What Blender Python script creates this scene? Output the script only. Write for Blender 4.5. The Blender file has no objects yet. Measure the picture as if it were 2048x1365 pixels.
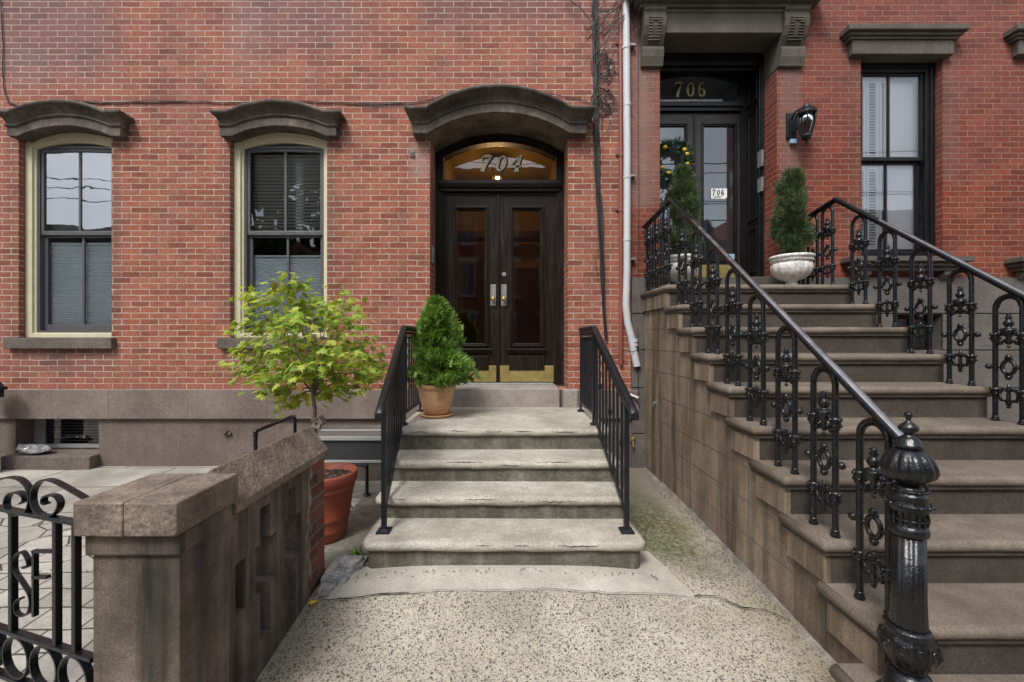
import bpy, math, random
from mathutils import Vector, Matrix, noise as mnoise
PI=math.pi
sc=bpy.context.scene
# ------------------------------------------------------------------ camera
F=860.0; CY=-4.91; EZ=1.37; VX=1018.0; VY=680.0       # focal length in photo pixels, distance to the facade, eye height
cam=bpy.data.cameras.new('camera'); co=bpy.data.objects.new('camera',cam); sc.collection.objects.link(co)
co.location=(0,CY,EZ); co.rotation_euler=(PI/2,0,0)
cam.sensor_width=36; cam.lens=F/2048*36; cam.shift_x=6/2048; cam.shift_y=-2.5/2048; cam.clip_start=.05; cam.clip_end=400
sc.camera=co
# ------------------------------------------------------------------ sky, sun, exposure
SUN_EL=math.radians(52); SUN_AZ=math.radians(206)      # the sun stands behind the camera, a little to the left, behind thin cloud
w=bpy.data.worlds.new('World'); sc.world=w; w.use_nodes=True
wn=w.node_tree; bg=wn.nodes['Background']
sky=wn.nodes.new('ShaderNodeTexSky'); sky.sky_type='NISHITA'; sky.sun_disc=False
sky.sun_elevation=SUN_EL; sky.sun_rotation=SUN_AZ; sky.air_density=1.0; sky.dust_density=3.0; sky.ozone_density=1.0
hs=wn.nodes.new('ShaderNodeHueSaturation'); hs.inputs['Saturation'].default_value=.30; hs.inputs['Value'].default_value=1.5
tc=wn.nodes.new('ShaderNodeTexCoord'); wnz=wn.nodes.new('ShaderNodeTexNoise'); wnz.inputs['Scale'].default_value=3.2; wnz.inputs['Detail'].default_value=6
wr=wn.nodes.new('ShaderNodeValToRGB'); wr.color_ramp.elements[0].position=.35; wr.color_ramp.elements[0].color=(.72,.75,.80,1)
wr.color_ramp.elements[1].position=.7; wr.color_ramp.elements[1].color=(1.2,1.18,1.15,1)
wm=wn.nodes.new('ShaderNodeMix'); wm.data_type='RGBA'; wm.blend_type='MULTIPLY'; wm.inputs[0].default_value=1
wn.links.new(tc.outputs['Generated'],wnz.inputs['Vector']); wn.links.new(wnz.outputs['Fac'],wr.inputs[0])
wn.links.new(sky.outputs[0],hs.inputs['Color']); wn.links.new(hs.outputs[0],wm.inputs[6]); wn.links.new(wr.outputs[0],wm.inputs[7])
wn.links.new(wm.outputs[2],bg.inputs[0]); bg.inputs[1].default_value=.13
sl=bpy.data.lights.new('sun','SUN'); sl.energy=2.0; sl.angle=math.radians(16); sl.color=(1,.96,.9)
so=bpy.data.objects.new('sun',sl); sc.collection.objects.link(so)
dv=Vector((math.sin(SUN_AZ)*math.cos(SUN_EL),math.cos(SUN_AZ)*math.cos(SUN_EL),math.sin(SUN_EL)))   # towards the sun
so.rotation_euler=dv.to_track_quat('Z','Y').to_euler()
sc.view_settings.view_transform='Standard'; sc.view_settings.look='None'; sc.view_settings.gamma=1
sc.view_settings.exposure=.42
sc.render.engine='CYCLES'
try:
    sc.cycles.max_bounces=8; sc.cycles.transparent_max_bounces=16
except Exception: pass

# ------------------------------------------------------------------ helpers: placing
def S(Y): return (Y-CY)/F                        # metres per photo pixel at depth Y
def PX(px,Y=0): return (px-VX)*S(Y)
def PZ(py,Y=0): return EZ-(py-VY)*S(Y)
def P(px,py,Y=0): return Vector((PX(px,Y),Y,PZ(py,Y)))
def lerp(a,b,t): return a+(b-a)*t
# ------------------------------------------------------------------ helpers: mesh
class MB:
    def __init__(s): s.v=[]; s.f=[]; s.sm=[]
    def add(s,vs,fs,smooth=False):
        o=len(s.v); s.v+= [Vector(v) for v in vs]; s.f+=[tuple(i+o for i in f) for f in fs]; s.sm+=[smooth]*len(fs); return s
    def box(s,x0,x1,y0,y1,z0,z1):
        if x0>x1:x0,x1=x1,x0
        if y0>y1:y0,y1=y1,y0
        if z0>z1:z0,z1=z1,z0
        return s.add([(x0,y0,z0),(x1,y0,z0),(x1,y1,z0),(x0,y1,z0),(x0,y0,z1),(x1,y0,z1),(x1,y1,z1),(x0,y1,z1)],
            [(0,3,2,1),(4,5,6,7),(0,1,5,4),(1,2,6,5),(2,3,7,6),(3,0,4,7)])
    def prism(s,poly,axis,a,b,smooth=False):
        n=len(poly)
        def m(p,t):
            if axis=='x': return (t,p[0],p[1])
            if axis=='y': return (p[0],t,p[1])
            return (p[0],p[1],t)
        vs=[m(p,a) for p in poly]+[m(p,b) for p in poly]
        fs=[tuple(range(n))[::-1],tuple(range(n,2*n))]+[(i,(i+1)%n,n+(i+1)%n,n+i) for i in range(n)]
        return s.add(vs,fs,smooth)
    def tube(s,pts,r,n=8,caps=True,flat=None):
        pts=[Vector(p) for p in pts]; m=len(pts)
        rs=r if isinstance(r,(list,tuple)) else [r]*m
        vs=[];fs=[]; up=None
        for i,p in enumerate(pts):
            t=(pts[min(i+1,m-1)]-pts[max(i-1,0)])
            if t.length<1e-9: t=Vector((0,0,1))
            t.normalize()
            if up is None:
                up=Vector((0,0,1)) if abs(t.z)<.9 else Vector((1,0,0))
            a=(up-t*up.dot(t))
            if a.length<1e-6: a=t.orthogonal()
            a.normalize(); up=a; b=t.cross(a)
            for k in range(n):
                an=2*PI*k/n
                vs.append(p+(a*math.cos(an)+b*math.sin(an))*rs[i])
        for i in range(m-1):
            for k in range(n): fs.append((i*n+k,i*n+(k+1)%n,(i+1)*n+(k+1)%n,(i+1)*n+k))
        s.add(vs,fs,True)
        if caps: s.add([vs[k] for k in range(n)],[tuple(range(n))[::-1]]); s.add(vs[-n:],[tuple(range(n))])
        return s
    def lathe(s,prof,c,n=24,flute=None,closed=True,sq=False):
        # prof: [(r,z)], flute(i,angle)->radius factor
        vs=[];fs=[];m=len(prof); cx,cy,cz=c
        for i,(r,z) in enumerate(prof):
            for k in range(n):
                an=2*PI*k/n; q=flute(i,an) if flute else 1
                vs.append((cx+r*q*math.cos(an),cy+r*q*math.sin(an),cz+z))
        for i in range(m-1):
            for k in range(n): fs.append((i*n+k,i*n+(k+1)%n,(i+1)*n+(k+1)%n,(i+1)*n+k))
        if prof[0][0]>1e-4: fs.append(tuple(range(n))[::-1])
        if closed and prof[-1][0]>1e-4: fs.append(tuple(range((m-1)*n,m*n)))
        return s.add(vs,fs,True)
    def ball(s,c,r,n=8,sc_=(1,1,1)):
        vs=[];fs=[];m=max(4,n//2+1)
        for i in range(m+1):
            th=PI*i/m
            for k in range(n):
                an=2*PI*k/n
                vs.append((c[0]+r*sc_[0]*math.sin(th)*math.cos(an),c[1]+r*sc_[1]*math.sin(th)*math.sin(an),c[2]-r*sc_[2]*math.cos(th)))
        for i in range(m):
            for k in range(n): fs.append((i*n+k,i*n+(k+1)%n,(i+1)*n+(k+1)%n,(i+1)*n+k))
        return s.add(vs,fs,True)
    def torus(s,c,R,r,axis='x',n=18,k=8,sx=1,sz=1,a0=0,a1=2*PI):
        pts=[]
        for i in range(n+1):
            a=a0+(a1-a0)*i/n; u=R*math.cos(a)*sx; v=R*math.sin(a)*sz
            pts.append((c[0],c[1]+u,c[2]+v) if axis=='x' else ((c[0]+u,c[1],c[2]+v) if axis=='y' else (c[0]+u,c[1]+v,c[2])))
        return s.tube(pts,r,k,caps=(a1-a0)<2*PI-.01)
    def grid_solid(s,ys,zs,mask,x0,x1):
        ny,nz=len(ys)-1,len(zs)-1
        on=lambda i,j: 0<=i<ny and 0<=j<nz and mask(i,j)
        for i in range(ny):
            for j in range(nz):
                if not on(i,j): continue
                a,b,c,d=ys[i],ys[i+1],zs[j],zs[j+1]
                s.add([(x0,a,c),(x0,b,c),(x0,b,d),(x0,a,d),(x1,a,c),(x1,b,c),(x1,b,d),(x1,a,d)],
                   [(0,3,2,1),(4,5,6,7)]+([] if on(i-1,j) else [(0,4,7,3)])+([] if on(i+1,j) else [(1,2,6,5)])
                   +([] if on(i,j-1) else [(0,1,5,4)])+([] if on(i,j+1) else [(3,7,6,2)]))
        return s
    def roundslab(s,x0,x1,y0,y1,z0,z1,rc=.03,r=None,back=True):
        # slab whose front and side edges are rounded over (nosing); corner radius rc; y0 is the front
        h=(z1-z0)/2; r=r or h
        def outline(ins):
            pts=[]; a=max(rc-ins,.002)
            xa,xb,ya=x0+ins,x1-ins,y0+ins
            pts.append((xa,y1))
            for i in range(7):
                t=PI+PI/2*i/6; pts.append((xa+a+a*math.cos(t),ya+a+a*math.sin(t)))
            nseg=24
            for i in range(1,nseg): pts.append((lerp(xa+a,xb-a,i/nseg),ya))
            for i in range(7):
                t=1.5*PI+PI/2*i/6; pts.append((xb-a+a*math.cos(t),ya+a+a*math.sin(t)))
            pts.append((xb,y1)); return pts
        rings=[]
        for i in range(9):
            th=-PI/2+PI*i/8
            rings.append((r*(1-math.cos(th)), (z0+z1)/2+h*math.sin(th)))
        vs=[];fs=[];n=None
        for ins,z in rings:
            o=outline(ins); n=len(o); vs+=[(p[0],p[1],z) for p in o]
        for i in range(len(rings)-1):
            for k in range(n): fs.append((i*n+k,i*n+(k+1)%n,(i+1)*n+(k+1)%n,(i+1)*n+k))
        s.add(vs,fs,True)
        o=len(rings)-1
        s.add([vs[o*n+k] for k in range(n)],[tuple(range(n))]); s.add([vs[k] for k in range(n)],[tuple(range(n))[::-1]])
        return s
    def jitter(s,amp,sc_=6,seed=0):
        for v in s.v:
            q=Vector((v.x*sc_+seed,v.y*sc_,v.z*sc_)); v+=mnoise.noise_vector(q)*amp
        return s
    def weld(s): s._w=True; return s
    def build(s,name,mat,parent=None,bevel=0,seg=2,origin=None,subdiv=0):
        me=bpy.data.meshes.new(name)
        if parent is not None: og=Vector(parent['_o'])
        elif origin is not None: og=Vector(origin)
        else:
            xs=[v.x for v in s.v]; ys=[v.y for v in s.v]; zs=[v.z for v in s.v]
            og=Vector(((min(xs)+max(xs))/2,(min(ys)+max(ys))/2,min(zs)))
        me.from_pydata([tuple(v-og) for v in s.v],[],s.f)
        me.polygons.foreach_set('use_smooth',s.sm)
        me.materials.append(mat); me.update()
        o=bpy.data.objects.new(name,me); sc.collection.objects.link(o)
        o['_o']=list(og)
        if parent is not None: o.parent=parent
        else: o.location=og
        if getattr(s,'_w',False):
            wd=o.modifiers.new('weld','WELD'); wd.merge_threshold=.0005
        if bevel:
            b=o.modifiers.new('bevel','BEVEL'); b.width=bevel; b.segments=seg; b.limit_method='ANGLE'; b.angle_limit=math.radians(40)
        return o
def tag(o,label,cat,group=None):
    o['label']=label; o['category']=cat
    if group: o['group']=group
    return o
def thing(name,loc,label,cat,group=None):
    o=bpy.data.objects.new(name,None); sc.collection.objects.link(o); o.location=loc; o['_o']=list(loc); o.empty_display_size=.1
    return tag(o,label,cat,group)
def struct(o,kind='structure'): o['kind']=kind; return o
def copy_tree(o,delta,parent=None,label=None):
    c=o.copy(); sc.collection.objects.link(c)
    if parent is None: c.location=o.location+Vector(delta)
    else: c.parent=parent
    if label: c['label']=label
    for ch in list(o.children): copy_tree(ch,delta,c)
    return c
# ------------------------------------------------------------------ helpers: materials
class NT:
    def __init__(s,name):
        s.m=bpy.data.materials.new(name); s.m.use_nodes=True; s.t=s.m.node_tree; s.b=s.t.nodes['Principled BSDF']; s.out=s.t.nodes['Material Output']
        s.g=s.t.nodes.new('ShaderNodeNewGeometry'); s.pos=s.g.outputs['Position']
    def n(s,t,**k):
        x=s.t.nodes.new(t)
        for a,b in k.items(): setattr(x,a,b)
        return x
    def l(s,a,b):
        if hasattr(a,'is_output') or hasattr(a,'links'): s.t.links.new(a,b)
        else:
            try: b.default_value=a
            except Exception: b.default_value=tuple(a)+(1,)
    def vec(s,sx=1,sy=1,sz=1,off=(0,0,0),src=None):
        x=s.n('ShaderNodeMapping'); x.inputs['Scale'].default_value=(sx,sy,sz); x.inputs['Location'].default_value=off; s.l(src or s.pos,x.inputs[0]); return x.outputs[0]
    def noise(s,scale,detail=5,rough=.55,v=None,dist=0):
        x=s.n('ShaderNodeTexNoise'); x.inputs['Scale'].default_value=scale; x.inputs['Detail'].default_value=detail; x.inputs['Roughness'].default_value=rough; x.inputs['Distortion'].default_value=dist
        s.l(v or s.pos,x.inputs['Vector']); return x.outputs['Fac']
    def ramp(s,f,stops,interp='LINEAR'):
        x=s.n('ShaderNodeValToRGB'); x.color_ramp.interpolation=interp; e=x.color_ramp.elements
        while len(e)<len(stops): e.new(.5)
        for q,(p,c) in zip(e,stops):
            q.position=p; q.color=(c,c,c,1) if isinstance(c,(int,float)) else tuple(c)+(1,)
        s.l(f,x.inputs[0]); return x.outputs[0]
    def mix(s,f,a,b,mode='MIX'):
        x=s.n('ShaderNodeMix',data_type='RGBA',blend_type=mode); s.l(f,x.inputs[0]); s.l(a,x.inputs[6]); s.l(b,x.inputs[7]); return x.outputs[2]
    def math(s,op,a,b=0,c=0,clamp=False):
        x=s.n('ShaderNodeMath',operation=op,use_clamp=clamp); s.l(a,x.inputs[0]); s.l(b,x.inputs[1]); s.l(c,x.inputs[2]); return x.outputs[0]
    def xyz(s,src=None):
        x=s.n('ShaderNodeSeparateXYZ'); s.l(src or s.pos,x.inputs[0]); return x.outputs
    def comb(s,a,b,c):
        x=s.n('ShaderNodeCombineXYZ'); s.l(a,x.inputs[0]); s.l(b,x.inputs[1]); s.l(c,x.inputs[2]); return x.outputs[0]
    def maprange(s,v,a,b,c=0,d=1):
        x=s.n('ShaderNodeMapRange'); s.l(v,x.inputs[0])
        for i,q in enumerate((a,b,c,d)): x.inputs[i+1].default_value=q
        return x.outputs[0]
    def bump(s,h,dist=.01,strength=1,prev=None):
        x=s.n('ShaderNodeBump'); x.inputs['Strength'].default_value=strength; x.inputs['Distance'].default_value=dist; s.l(h,x.inputs['Height'])
        if prev is not None: s.l(prev,x.inputs['Normal'])
        return x.outputs[0]
    def fin(s,col,rough=.8,bump=None,metal=0,spec=None,coat=None):
        s.l(col,s.b.inputs['Base Color']); s.l(rough,s.b.inputs['Roughness']); s.l(metal,s.b.inputs['Metallic'])
        if bump is not None: s.l(bump,s.b.inputs['Normal'])
        if spec is not None: s.b.inputs['Specular IOR Level'].default_value=spec
        if coat is not None: s.b.inputs['Coat Weight'].default_value=coat; s.b.inputs['Coat Roughness'].default_value=.12
        return s.m
def sc3(c,k): return tuple(x*k for x in c)
def brick_mat(name,cols,mortar,course,length,soot=.5,white=.5,mw=.006,zone=0,stains=()):
    t=NT(name); p=t.xyz(); nr=t.xyz(t.g.outputs['Normal'])
    ax=t.math('GREATER_THAN',t.math('ABSOLUTE',nr[0]),.6)
    u=t.math('ADD',t.math('MULTIPLY',p[0],t.math('SUBTRACT',1,ax)),t.math('MULTIPLY',p[1],ax))
    wob=t.math('MULTIPLY',t.math('SUBTRACT',t.noise(1.6,2),.5),.012)
    wob2=t.math('MULTIPLY',t.math('SUBTRACT',t.noise(26,3),.5),.010)
    z=t.math('ADD',t.math('ADD',p[2],wob),wob2)
    uu=t.math('ADD',u,t.math('MULTIPLY',t.math('SUBTRACT',t.noise(9,2,v=t.vec(1,1,1,(7,3,1))),.5),.012))
    v=t.comb(uu,z,0)
    b=t.n('ShaderNodeTexBrick'); b.offset=.5; b.squash=1
    t.l(v,b.inputs['Vector']); b.inputs['Color1'].default_value=(0,0,0,1); b.inputs['Color2'].default_value=(1,1,1,1); b.inputs['Mortar'].default_value=(.5,.5,.5,1)
    for k,q in (('Scale',1),('Mortar Size',mw),('Mortar Smooth',.25),('Bias',0),('Brick Width',length),('Row Height',course)): b.inputs[k].default_value=q
    per=t.xyz(b.outputs['Color'])[0]; mort=b.outputs['Fac']
    n=len(cols); base=t.ramp(per,[(i/(n-1),c) for i,c in enumerate(cols)])
    # soft tone within each brick
    base=t.mix(.75,base,t.ramp(t.noise(34,6,.7),[(.3,.5),(.5,1.0),(.7,1.45)]),'MULTIPLY')
    base=t.mix(.8,base,t.ramp(t.noise(3.2,7,.75,t.vec(1,1,1,(2,4,6))),[(.34,.62),(.5,1.0),(.66,1.25)]),'MULTIPLY')
    big=t.noise(.8,6,.62)
    sootf=t.ramp(t.noise(1.3,7,.72,t.vec(1.3,1.3,.6,(3,0,5))),[(.48,0),(.72,1)])
    base=t.mix(t.math('MULTIPLY',sootf,soot),base,(.105,.085,.082))
    wh=t.ramp(t.noise(2.1,7,.7,t.vec(1.2,1.2,.45,(11,0,2))),[(.52,0),(.8,1)])
    base=t.mix(t.math('MULTIPLY',wh,white),base,(.40,.33,.31))
    if zone:   # the upper part of the wall is greyer with years of grime, the lower part redder
        zf=t.math('MULTIPLY',t.maprange(t.math('ADD',p[2],t.math('MULTIPLY',t.math('SUBTRACT',big,.5),2.2)),3.2,4.9),zone)
        base=t.mix(zf,base,t.mix(.55,base,(.22,.16,.165)))
    for (sx0,sx1,sz0,sz1,soft,scol,amt) in stains:
        wx=t.math('ADD',p[0],t.math('MULTIPLY',t.math('SUBTRACT',t.noise(6,5,.7,t.vec(1,1,.35,(1,2,3))),.5),soft*1.6)); wz=t.math('ADD',p[2],t.math('MULTIPLY',t.math('SUBTRACT',t.noise(5,4,.6,t.vec(1,1,1,(6,2,9))),.5),soft*1.6))
        f=t.math('MULTIPLY',t.math('MULTIPLY',t.maprange(wx,sx0-soft,sx0+soft),t.maprange(wx,sx1+soft,sx1-soft)),t.math('MULTIPLY',t.maprange(wz,sz0-soft,sz0+soft),t.maprange(wz,sz1+soft,sz1-soft)))
        f=t.math('MULTIPLY',f,t.math('ADD',.55,t.math('MULTIPLY',t.noise(17,4,.7,t.vec(1,1,1.6,(3,8,1))),.85)),clamp=True)
        base=t.mix(t.math('MULTIPLY',f,amt,clamp=True),base,t.mix(.35,scol,base))
    spall=t.ramp(t.noise(5,5,.7,t.vec(1,1,1,(1,9,4))),[(.70,0),(.74,1)])
    base=t.mix(t.math('MULTIPLY',spall,.35),base,(.36,.24,.20))
    mc=t.mix(.6,mortar,t.ramp(t.noise(14,4),[(.3,.6),(.7,1.15)]),'MULTIPLY')
    mc=t.mix(t.math('MULTIPLY',sootf,.55),mc,(.12,.10,.095))
    patch=t.ramp(t.noise(5,6,.75,t.vec(1,1,1,(4,4,4))),[(.34,.35),(.55,1)])
    mm=t.math('MULTIPLY',mort,patch)
    col=t.mix(mm,base,mc)
    h=t.math('ADD',t.math('MULTIPLY',t.math('SUBTRACT',1,mort),1),t.math('MULTIPLY',t.noise(60,5,.6),.55))
    h=t.math('ADD',h,t.math('MULTIPLY',per,.35))
    return t.fin(col,.9,t.bump(h,.010,1),spec=.2)
def stone_mat(name,c1,c2,c3,scale=3,rough=.85,bmp=.004,streak=0,streakcol=(.05,.045,.04),grain=90,moss=0,mosscol=(.06,.075,.025),light=None,pit=0,con=1):
    t=NT(name)
    a=t.noise(scale,7,.6); b=t.noise(scale*4.3,6,.65,t.vec(1,1,1,(5,2,8))); g=t.noise(grain,4,.7)
    col=t.ramp(a,[(.3,c1),(.5,c2),(.72,c3)])
    col=t.mix(.7*con,col,t.ramp(b,[(.3,.5),(.5,1),(.72,1.45)]),'MULTIPLY')
    col=t.mix(.8,col,t.ramp(g,[(.32,.55),(.5,1),(.68,1.45)]),'MULTIPLY')
    if streak:
        st=t.noise(7,5,.6,t.vec(1,1,.09,(2,3,0))); st=t.ramp(st,[(.42,0),(.66,1)])
        col=t.mix(t.math('MULTIPLY',st,streak),col,streakcol)
        st2=t.noise(16,4,.6,t.vec(1,1,.06,(9,3,0))); st2=t.ramp(st2,[(.58,0),(.75,1)])
        col=t.mix(t.math('MULTIPLY',st2,streak*.6),col,light or sc3(c3,1.35))
    if moss:
        mo=t.ramp(t.noise(3.6,6,.65,t.vec(1,1,1,(8,8,1))),[(.42,0),(.62,1)])
        col=t.mix(t.math('MULTIPLY',mo,moss),col,mosscol)
    h=t.math('ADD',t.math('MULTIPLY',b,.7),t.math('MULTIPLY',g,.45))
    if pit:
        vo=t.n('ShaderNodeTexVoronoi'); vo.inputs['Scale'].default_value=55; t.l(t.pos,vo.inputs['Vector'])
        h=t.math('ADD',h,t.math('MULTIPLY',vo.outputs['Distance'],pit))
    return t.fin(col,rough,t.bump(h,bmp,.9),spec=.3)
def paint_mat(name,c,rough=.35,var=.25,scale=12,bmp=.0008,metal=0,spec=.5,coat=None,chip=None,chipamt=.5):
    t=NT(name); a=t.noise(scale,6,.65)
    col=t.ramp(a,[(.3,sc3(c,1-var)),(.6,c),(.8,sc3(c,1+var))])
    if chip:
        f=t.ramp(t.noise(26,6,.7,t.vec(1,1,.5,(3,3,3))),[(.6,0),(.68,1)]); col=t.mix(t.math('MULTIPLY',f,chipamt),col,chip)
    r=t.maprange(t.noise(scale*2,4),.3,.7,rough*.75,min(1,rough*1.35))
    return t.fin(col,r,t.bump(t.noise(scale*3,4),bmp,.8),metal,spec,coat)
def leaf_mat(name,cols,trans=.45,rough=.5):
    t=NT(name)
    r=t.g.outputs['Random Per Island']
    f=t.math('ADD',t.math('MULTIPLY',r,.6),t.math('MULTIPLY',t.noise(5,3),.4))
    n=len(cols); col=t.ramp(f,[(.12+.76*i/(n-1),c) for i,c in enumerate(cols)])
    t.fin(col,rough,spec=.35)
    tr=t.n('ShaderNodeBsdfTranslucent'); t.l(t.mix(1,col,(1.25,1.15,.5),'MULTIPLY'),tr.inputs[0])
    ms=t.n('ShaderNodeMixShader'); ms.inputs[0].default_value=trans
    t.l(t.b.outputs[0],ms.inputs[1]); t.l(tr.outputs[0],ms.inputs[2]); t.l(ms.outputs[0],t.out.inputs[0])
    return t.m
def glass_mat(name,refl=.12,tint=(.85,.9,.9),wav=.0006,rough=0):
    t=NT(name); t.t.nodes.remove(t.b)
    tr=t.n('ShaderNodeBsdfTransparent'); tr.inputs[0].default_value=tuple(tint)+(1,)
    gl=t.n('ShaderNodeBsdfGlossy'); gl.inputs['Roughness'].default_value=rough; gl.inputs[0].default_value=(.95,.97,1,1)
    bp=t.bump(t.noise(3.2,2,.4),wav*4,1); t.l(bp,gl.inputs['Normal'])
    fr=t.n('ShaderNodeFresnel'); fr.inputs[0].default_value=1.5
    f=t.math('ADD',fr.outputs[0],refl,clamp=True)
    ms=t.n('ShaderNodeMixShader'); t.l(f,ms.inputs[0]); t.l(tr.outputs[0],ms.inputs[1]); t.l(gl.outputs[0],ms.inputs[2]); t.l(ms.outputs[0],t.out.inputs[0])
    return t.m
M={}
DK=(.085,.065,.058); PU=(.13,.095,.11); WT=(.34,.28,.26)
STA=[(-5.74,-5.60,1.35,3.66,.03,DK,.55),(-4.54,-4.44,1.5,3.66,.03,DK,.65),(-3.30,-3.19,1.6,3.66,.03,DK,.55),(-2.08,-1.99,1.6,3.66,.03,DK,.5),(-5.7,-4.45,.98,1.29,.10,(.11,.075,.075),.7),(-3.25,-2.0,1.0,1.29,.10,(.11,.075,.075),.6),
 (-6.5,-4.55,4.35,5.6,.22,PU,.85),(-3.15,-1.75,4.72,5.6,.18,PU,.75),(-.95,.9,4.95,5.6,.15,(.10,.07,.08),.7),(-3.2,-2.85,4.3,5.2,.08,WT,.22),(-5.7,-5.3,4.1,4.7,.12,WT,.18),(-1.12,-.93,3.2,3.62,.05,WT,.6),(1.0,1.5,3.8,5.6,.1,(.16,.11,.11),.55),(-7,-5.62,3.9,.8,.2,WT,.2)]
STB=[(3.10,3.34,2.9,4.5,.03,(.17,.135,.12),.7),(1.38,1.60,2.9,5.4,.06,(.26,.215,.20),.55),(1.5,1.73,2.9,4.5,.04,(.22,.17,.14),.45),(3.85,4.02,2.4,4.6,.03,(.12,.07,.06),.4),(4.96,5.12,3.2,4.75,.04,(.14,.10,.09),.5)]
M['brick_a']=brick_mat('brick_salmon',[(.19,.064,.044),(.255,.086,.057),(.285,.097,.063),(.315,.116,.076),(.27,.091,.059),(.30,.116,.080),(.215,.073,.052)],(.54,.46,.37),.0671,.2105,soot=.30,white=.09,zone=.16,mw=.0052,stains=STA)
M['brick_b']=brick_mat('brick_deep_red',[(.13,.031,.020),(.165,.039,.023),(.195,.047,.027),(.16,.039,.023),(.21,.058,.034),(.14,.034,.022)],(.34,.22,.17),.0626,.194,soot=.25,white=.10,zone=.25,mw=.0042,stains=STB)
M['brick_c']=brick_mat('brick_old_wall',[(.06,.035,.03),(.16,.05,.035),(.22,.075,.05),(.10,.06,.055)],(.16,.15,.135),.072,.21,soot=.7,white=.7,mw=.008)
M['band']=stone_mat('brownstone_band',(.125,.096,.082),(.168,.132,.113),(.215,.172,.148),1.6,streak=.18,streakcol=(.10,.08,.07),con=0.4)
M['base']=stone_mat('painted_stucco',(.112,.084,.072),(.143,.110,.095),(.178,.140,.122),1.5,streak=.25,streakcol=(.08,.065,.06),bmp=.003,con=0.35)
M['hood']=stone_mat('weathered_hood_stone',(.055,.047,.041),(.098,.083,.071),(.17,.143,.12),4,streak=.35,streakcol=(.03,.027,.024),bmp=.006,light=(.19,.165,.14))
M['sill']=stone_mat('sill_stone',(.09,.074,.064),(.12,.10,.086),(.155,.13,.115),4,streak=.1,con=0.5)
M['lintel_b']=stone_mat('dark_painted_stone',(.075,.065,.055),(.095,.083,.07),(.118,.104,.09),3,streak=.22,streakcol=(.05,.045,.038),bmp=.003,con=0.4)
M['base_b']=stone_mat('dark_base_stone',(.085,.077,.07),(.108,.097,.089),(.135,.122,.112),2,streak=.15,bmp=.003,con=0.35)
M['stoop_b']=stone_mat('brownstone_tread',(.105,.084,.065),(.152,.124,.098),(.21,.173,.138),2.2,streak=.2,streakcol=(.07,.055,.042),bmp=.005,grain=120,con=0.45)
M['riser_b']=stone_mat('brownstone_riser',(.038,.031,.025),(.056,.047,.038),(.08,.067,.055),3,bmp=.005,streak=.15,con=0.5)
M['side_b']=stone_mat('brownstone_cheek',(.165,.122,.088),(.225,.17,.124),(.30,.232,.173),1.7,streak=.9,streakcol=(.058,.043,.031),bmp=.005,light=(.42,.345,.27),moss=.12,mosscol=(.09,.085,.03),con=0.5)
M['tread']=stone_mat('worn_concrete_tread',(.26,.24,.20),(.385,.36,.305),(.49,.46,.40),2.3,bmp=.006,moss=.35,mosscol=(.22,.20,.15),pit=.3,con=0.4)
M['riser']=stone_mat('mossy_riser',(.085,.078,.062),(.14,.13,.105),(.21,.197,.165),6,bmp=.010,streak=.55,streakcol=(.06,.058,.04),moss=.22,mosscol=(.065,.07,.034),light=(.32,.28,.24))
M['plinth']=stone_mat('door_plinth',(.21,.18,.16),(.28,.245,.22),(.35,.31,.28),2.5,bmp=.003,con=0.5)
M['wall_l']=stone_mat('old_brownstone_wall',(.055,.043,.036),(.125,.097,.080),(.235,.18,.148),2.2,streak=1,streakcol=(.020,.018,.018),bmp=.009,moss=.16,grain=150,mosscol=(.055,.060,.028),light=(.21,.18,.155),con=0.8)
M['cope_l']=stone_mat('brownstone_coping',(.11,.083,.065),(.185,.142,.112),(.28,.22,.175),5,bmp=.008,moss=.2,mosscol=(.10,.085,.06),streak=.25,streakcol=(.06,.05,.042),pit=.5)
M['rock']=stone_mat('broken_slate',(.20,.20,.195),(.42,.42,.41),(.62,.62,.60),7,bmp=.012)
M['apron']=stone_mat('smooth_concrete',(.30,.28,.24),(.40,.375,.32),(.48,.45,.39),1.8,bmp=.003,grain=160,moss=.25,mosscol=(.27,.25,.20),con=0.4)
M['sidecon']=stone_mat('old_side_concrete',(.12,.11,.095),(.19,.175,.15),(.28,.26,.225),3,bmp=.006,moss=.25,mosscol=(.13,.125,.075))
M['cream']=paint_mat('cream_paint',(.56,.52,.36),.5,.12,10,.002,chip=(.34,.31,.24),chipamt=.35)
M['greysash']=paint_mat('grey_sash_paint',(.082,.082,.088),.4,.2)
M['blackwood']=paint_mat('black_painted_wood',(.008,.008,.009),.35,.4,spec=.35)
M['doorwood']=None
M['iron']=paint_mat('glossy_black_iron',(.007,.008,.010),.24,.4,24,.003,spec=.45,coat=.08,chip=(.05,.042,.036),chipamt=.45)
M['ironmatte']=paint_mat('satin_black_iron',(.010,.011,.015),.36,.3,30,.0012,spec=.4)
M['railtop']=paint_mat('worn_highlight_iron',(.42,.42,.43),.24,.35,6,.001,metal=.9,spec=.5)  # sky highlight put into the colour of the worn handrail top
M['brass']=paint_mat('tarnished_brass',(.42,.31,.10),.38,.3,20,.001,metal=.75,chip=(.12,.09,.03),chipamt=.6)
M['kick']=paint_mat('scuffed_brass_plate',(.36,.28,.10),.42,.25,7,.001,metal=.5,chip=(.10,.08,.035),chipamt=.75)
M['steel']=paint_mat('dull_steel',(.30,.30,.29),.4,.2,20,metal=.6)
M['white']=paint_mat('white_pipe_paint',(.50,.51,.53),.45,.08,8,.001,chip=(.38,.37,.34),chipamt=.3)
M['redpipe']=paint_mat('red_painted_pipe',(.22,.06,.042),.5,.15,8,.001,chip=(.2,.06,.04))
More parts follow.
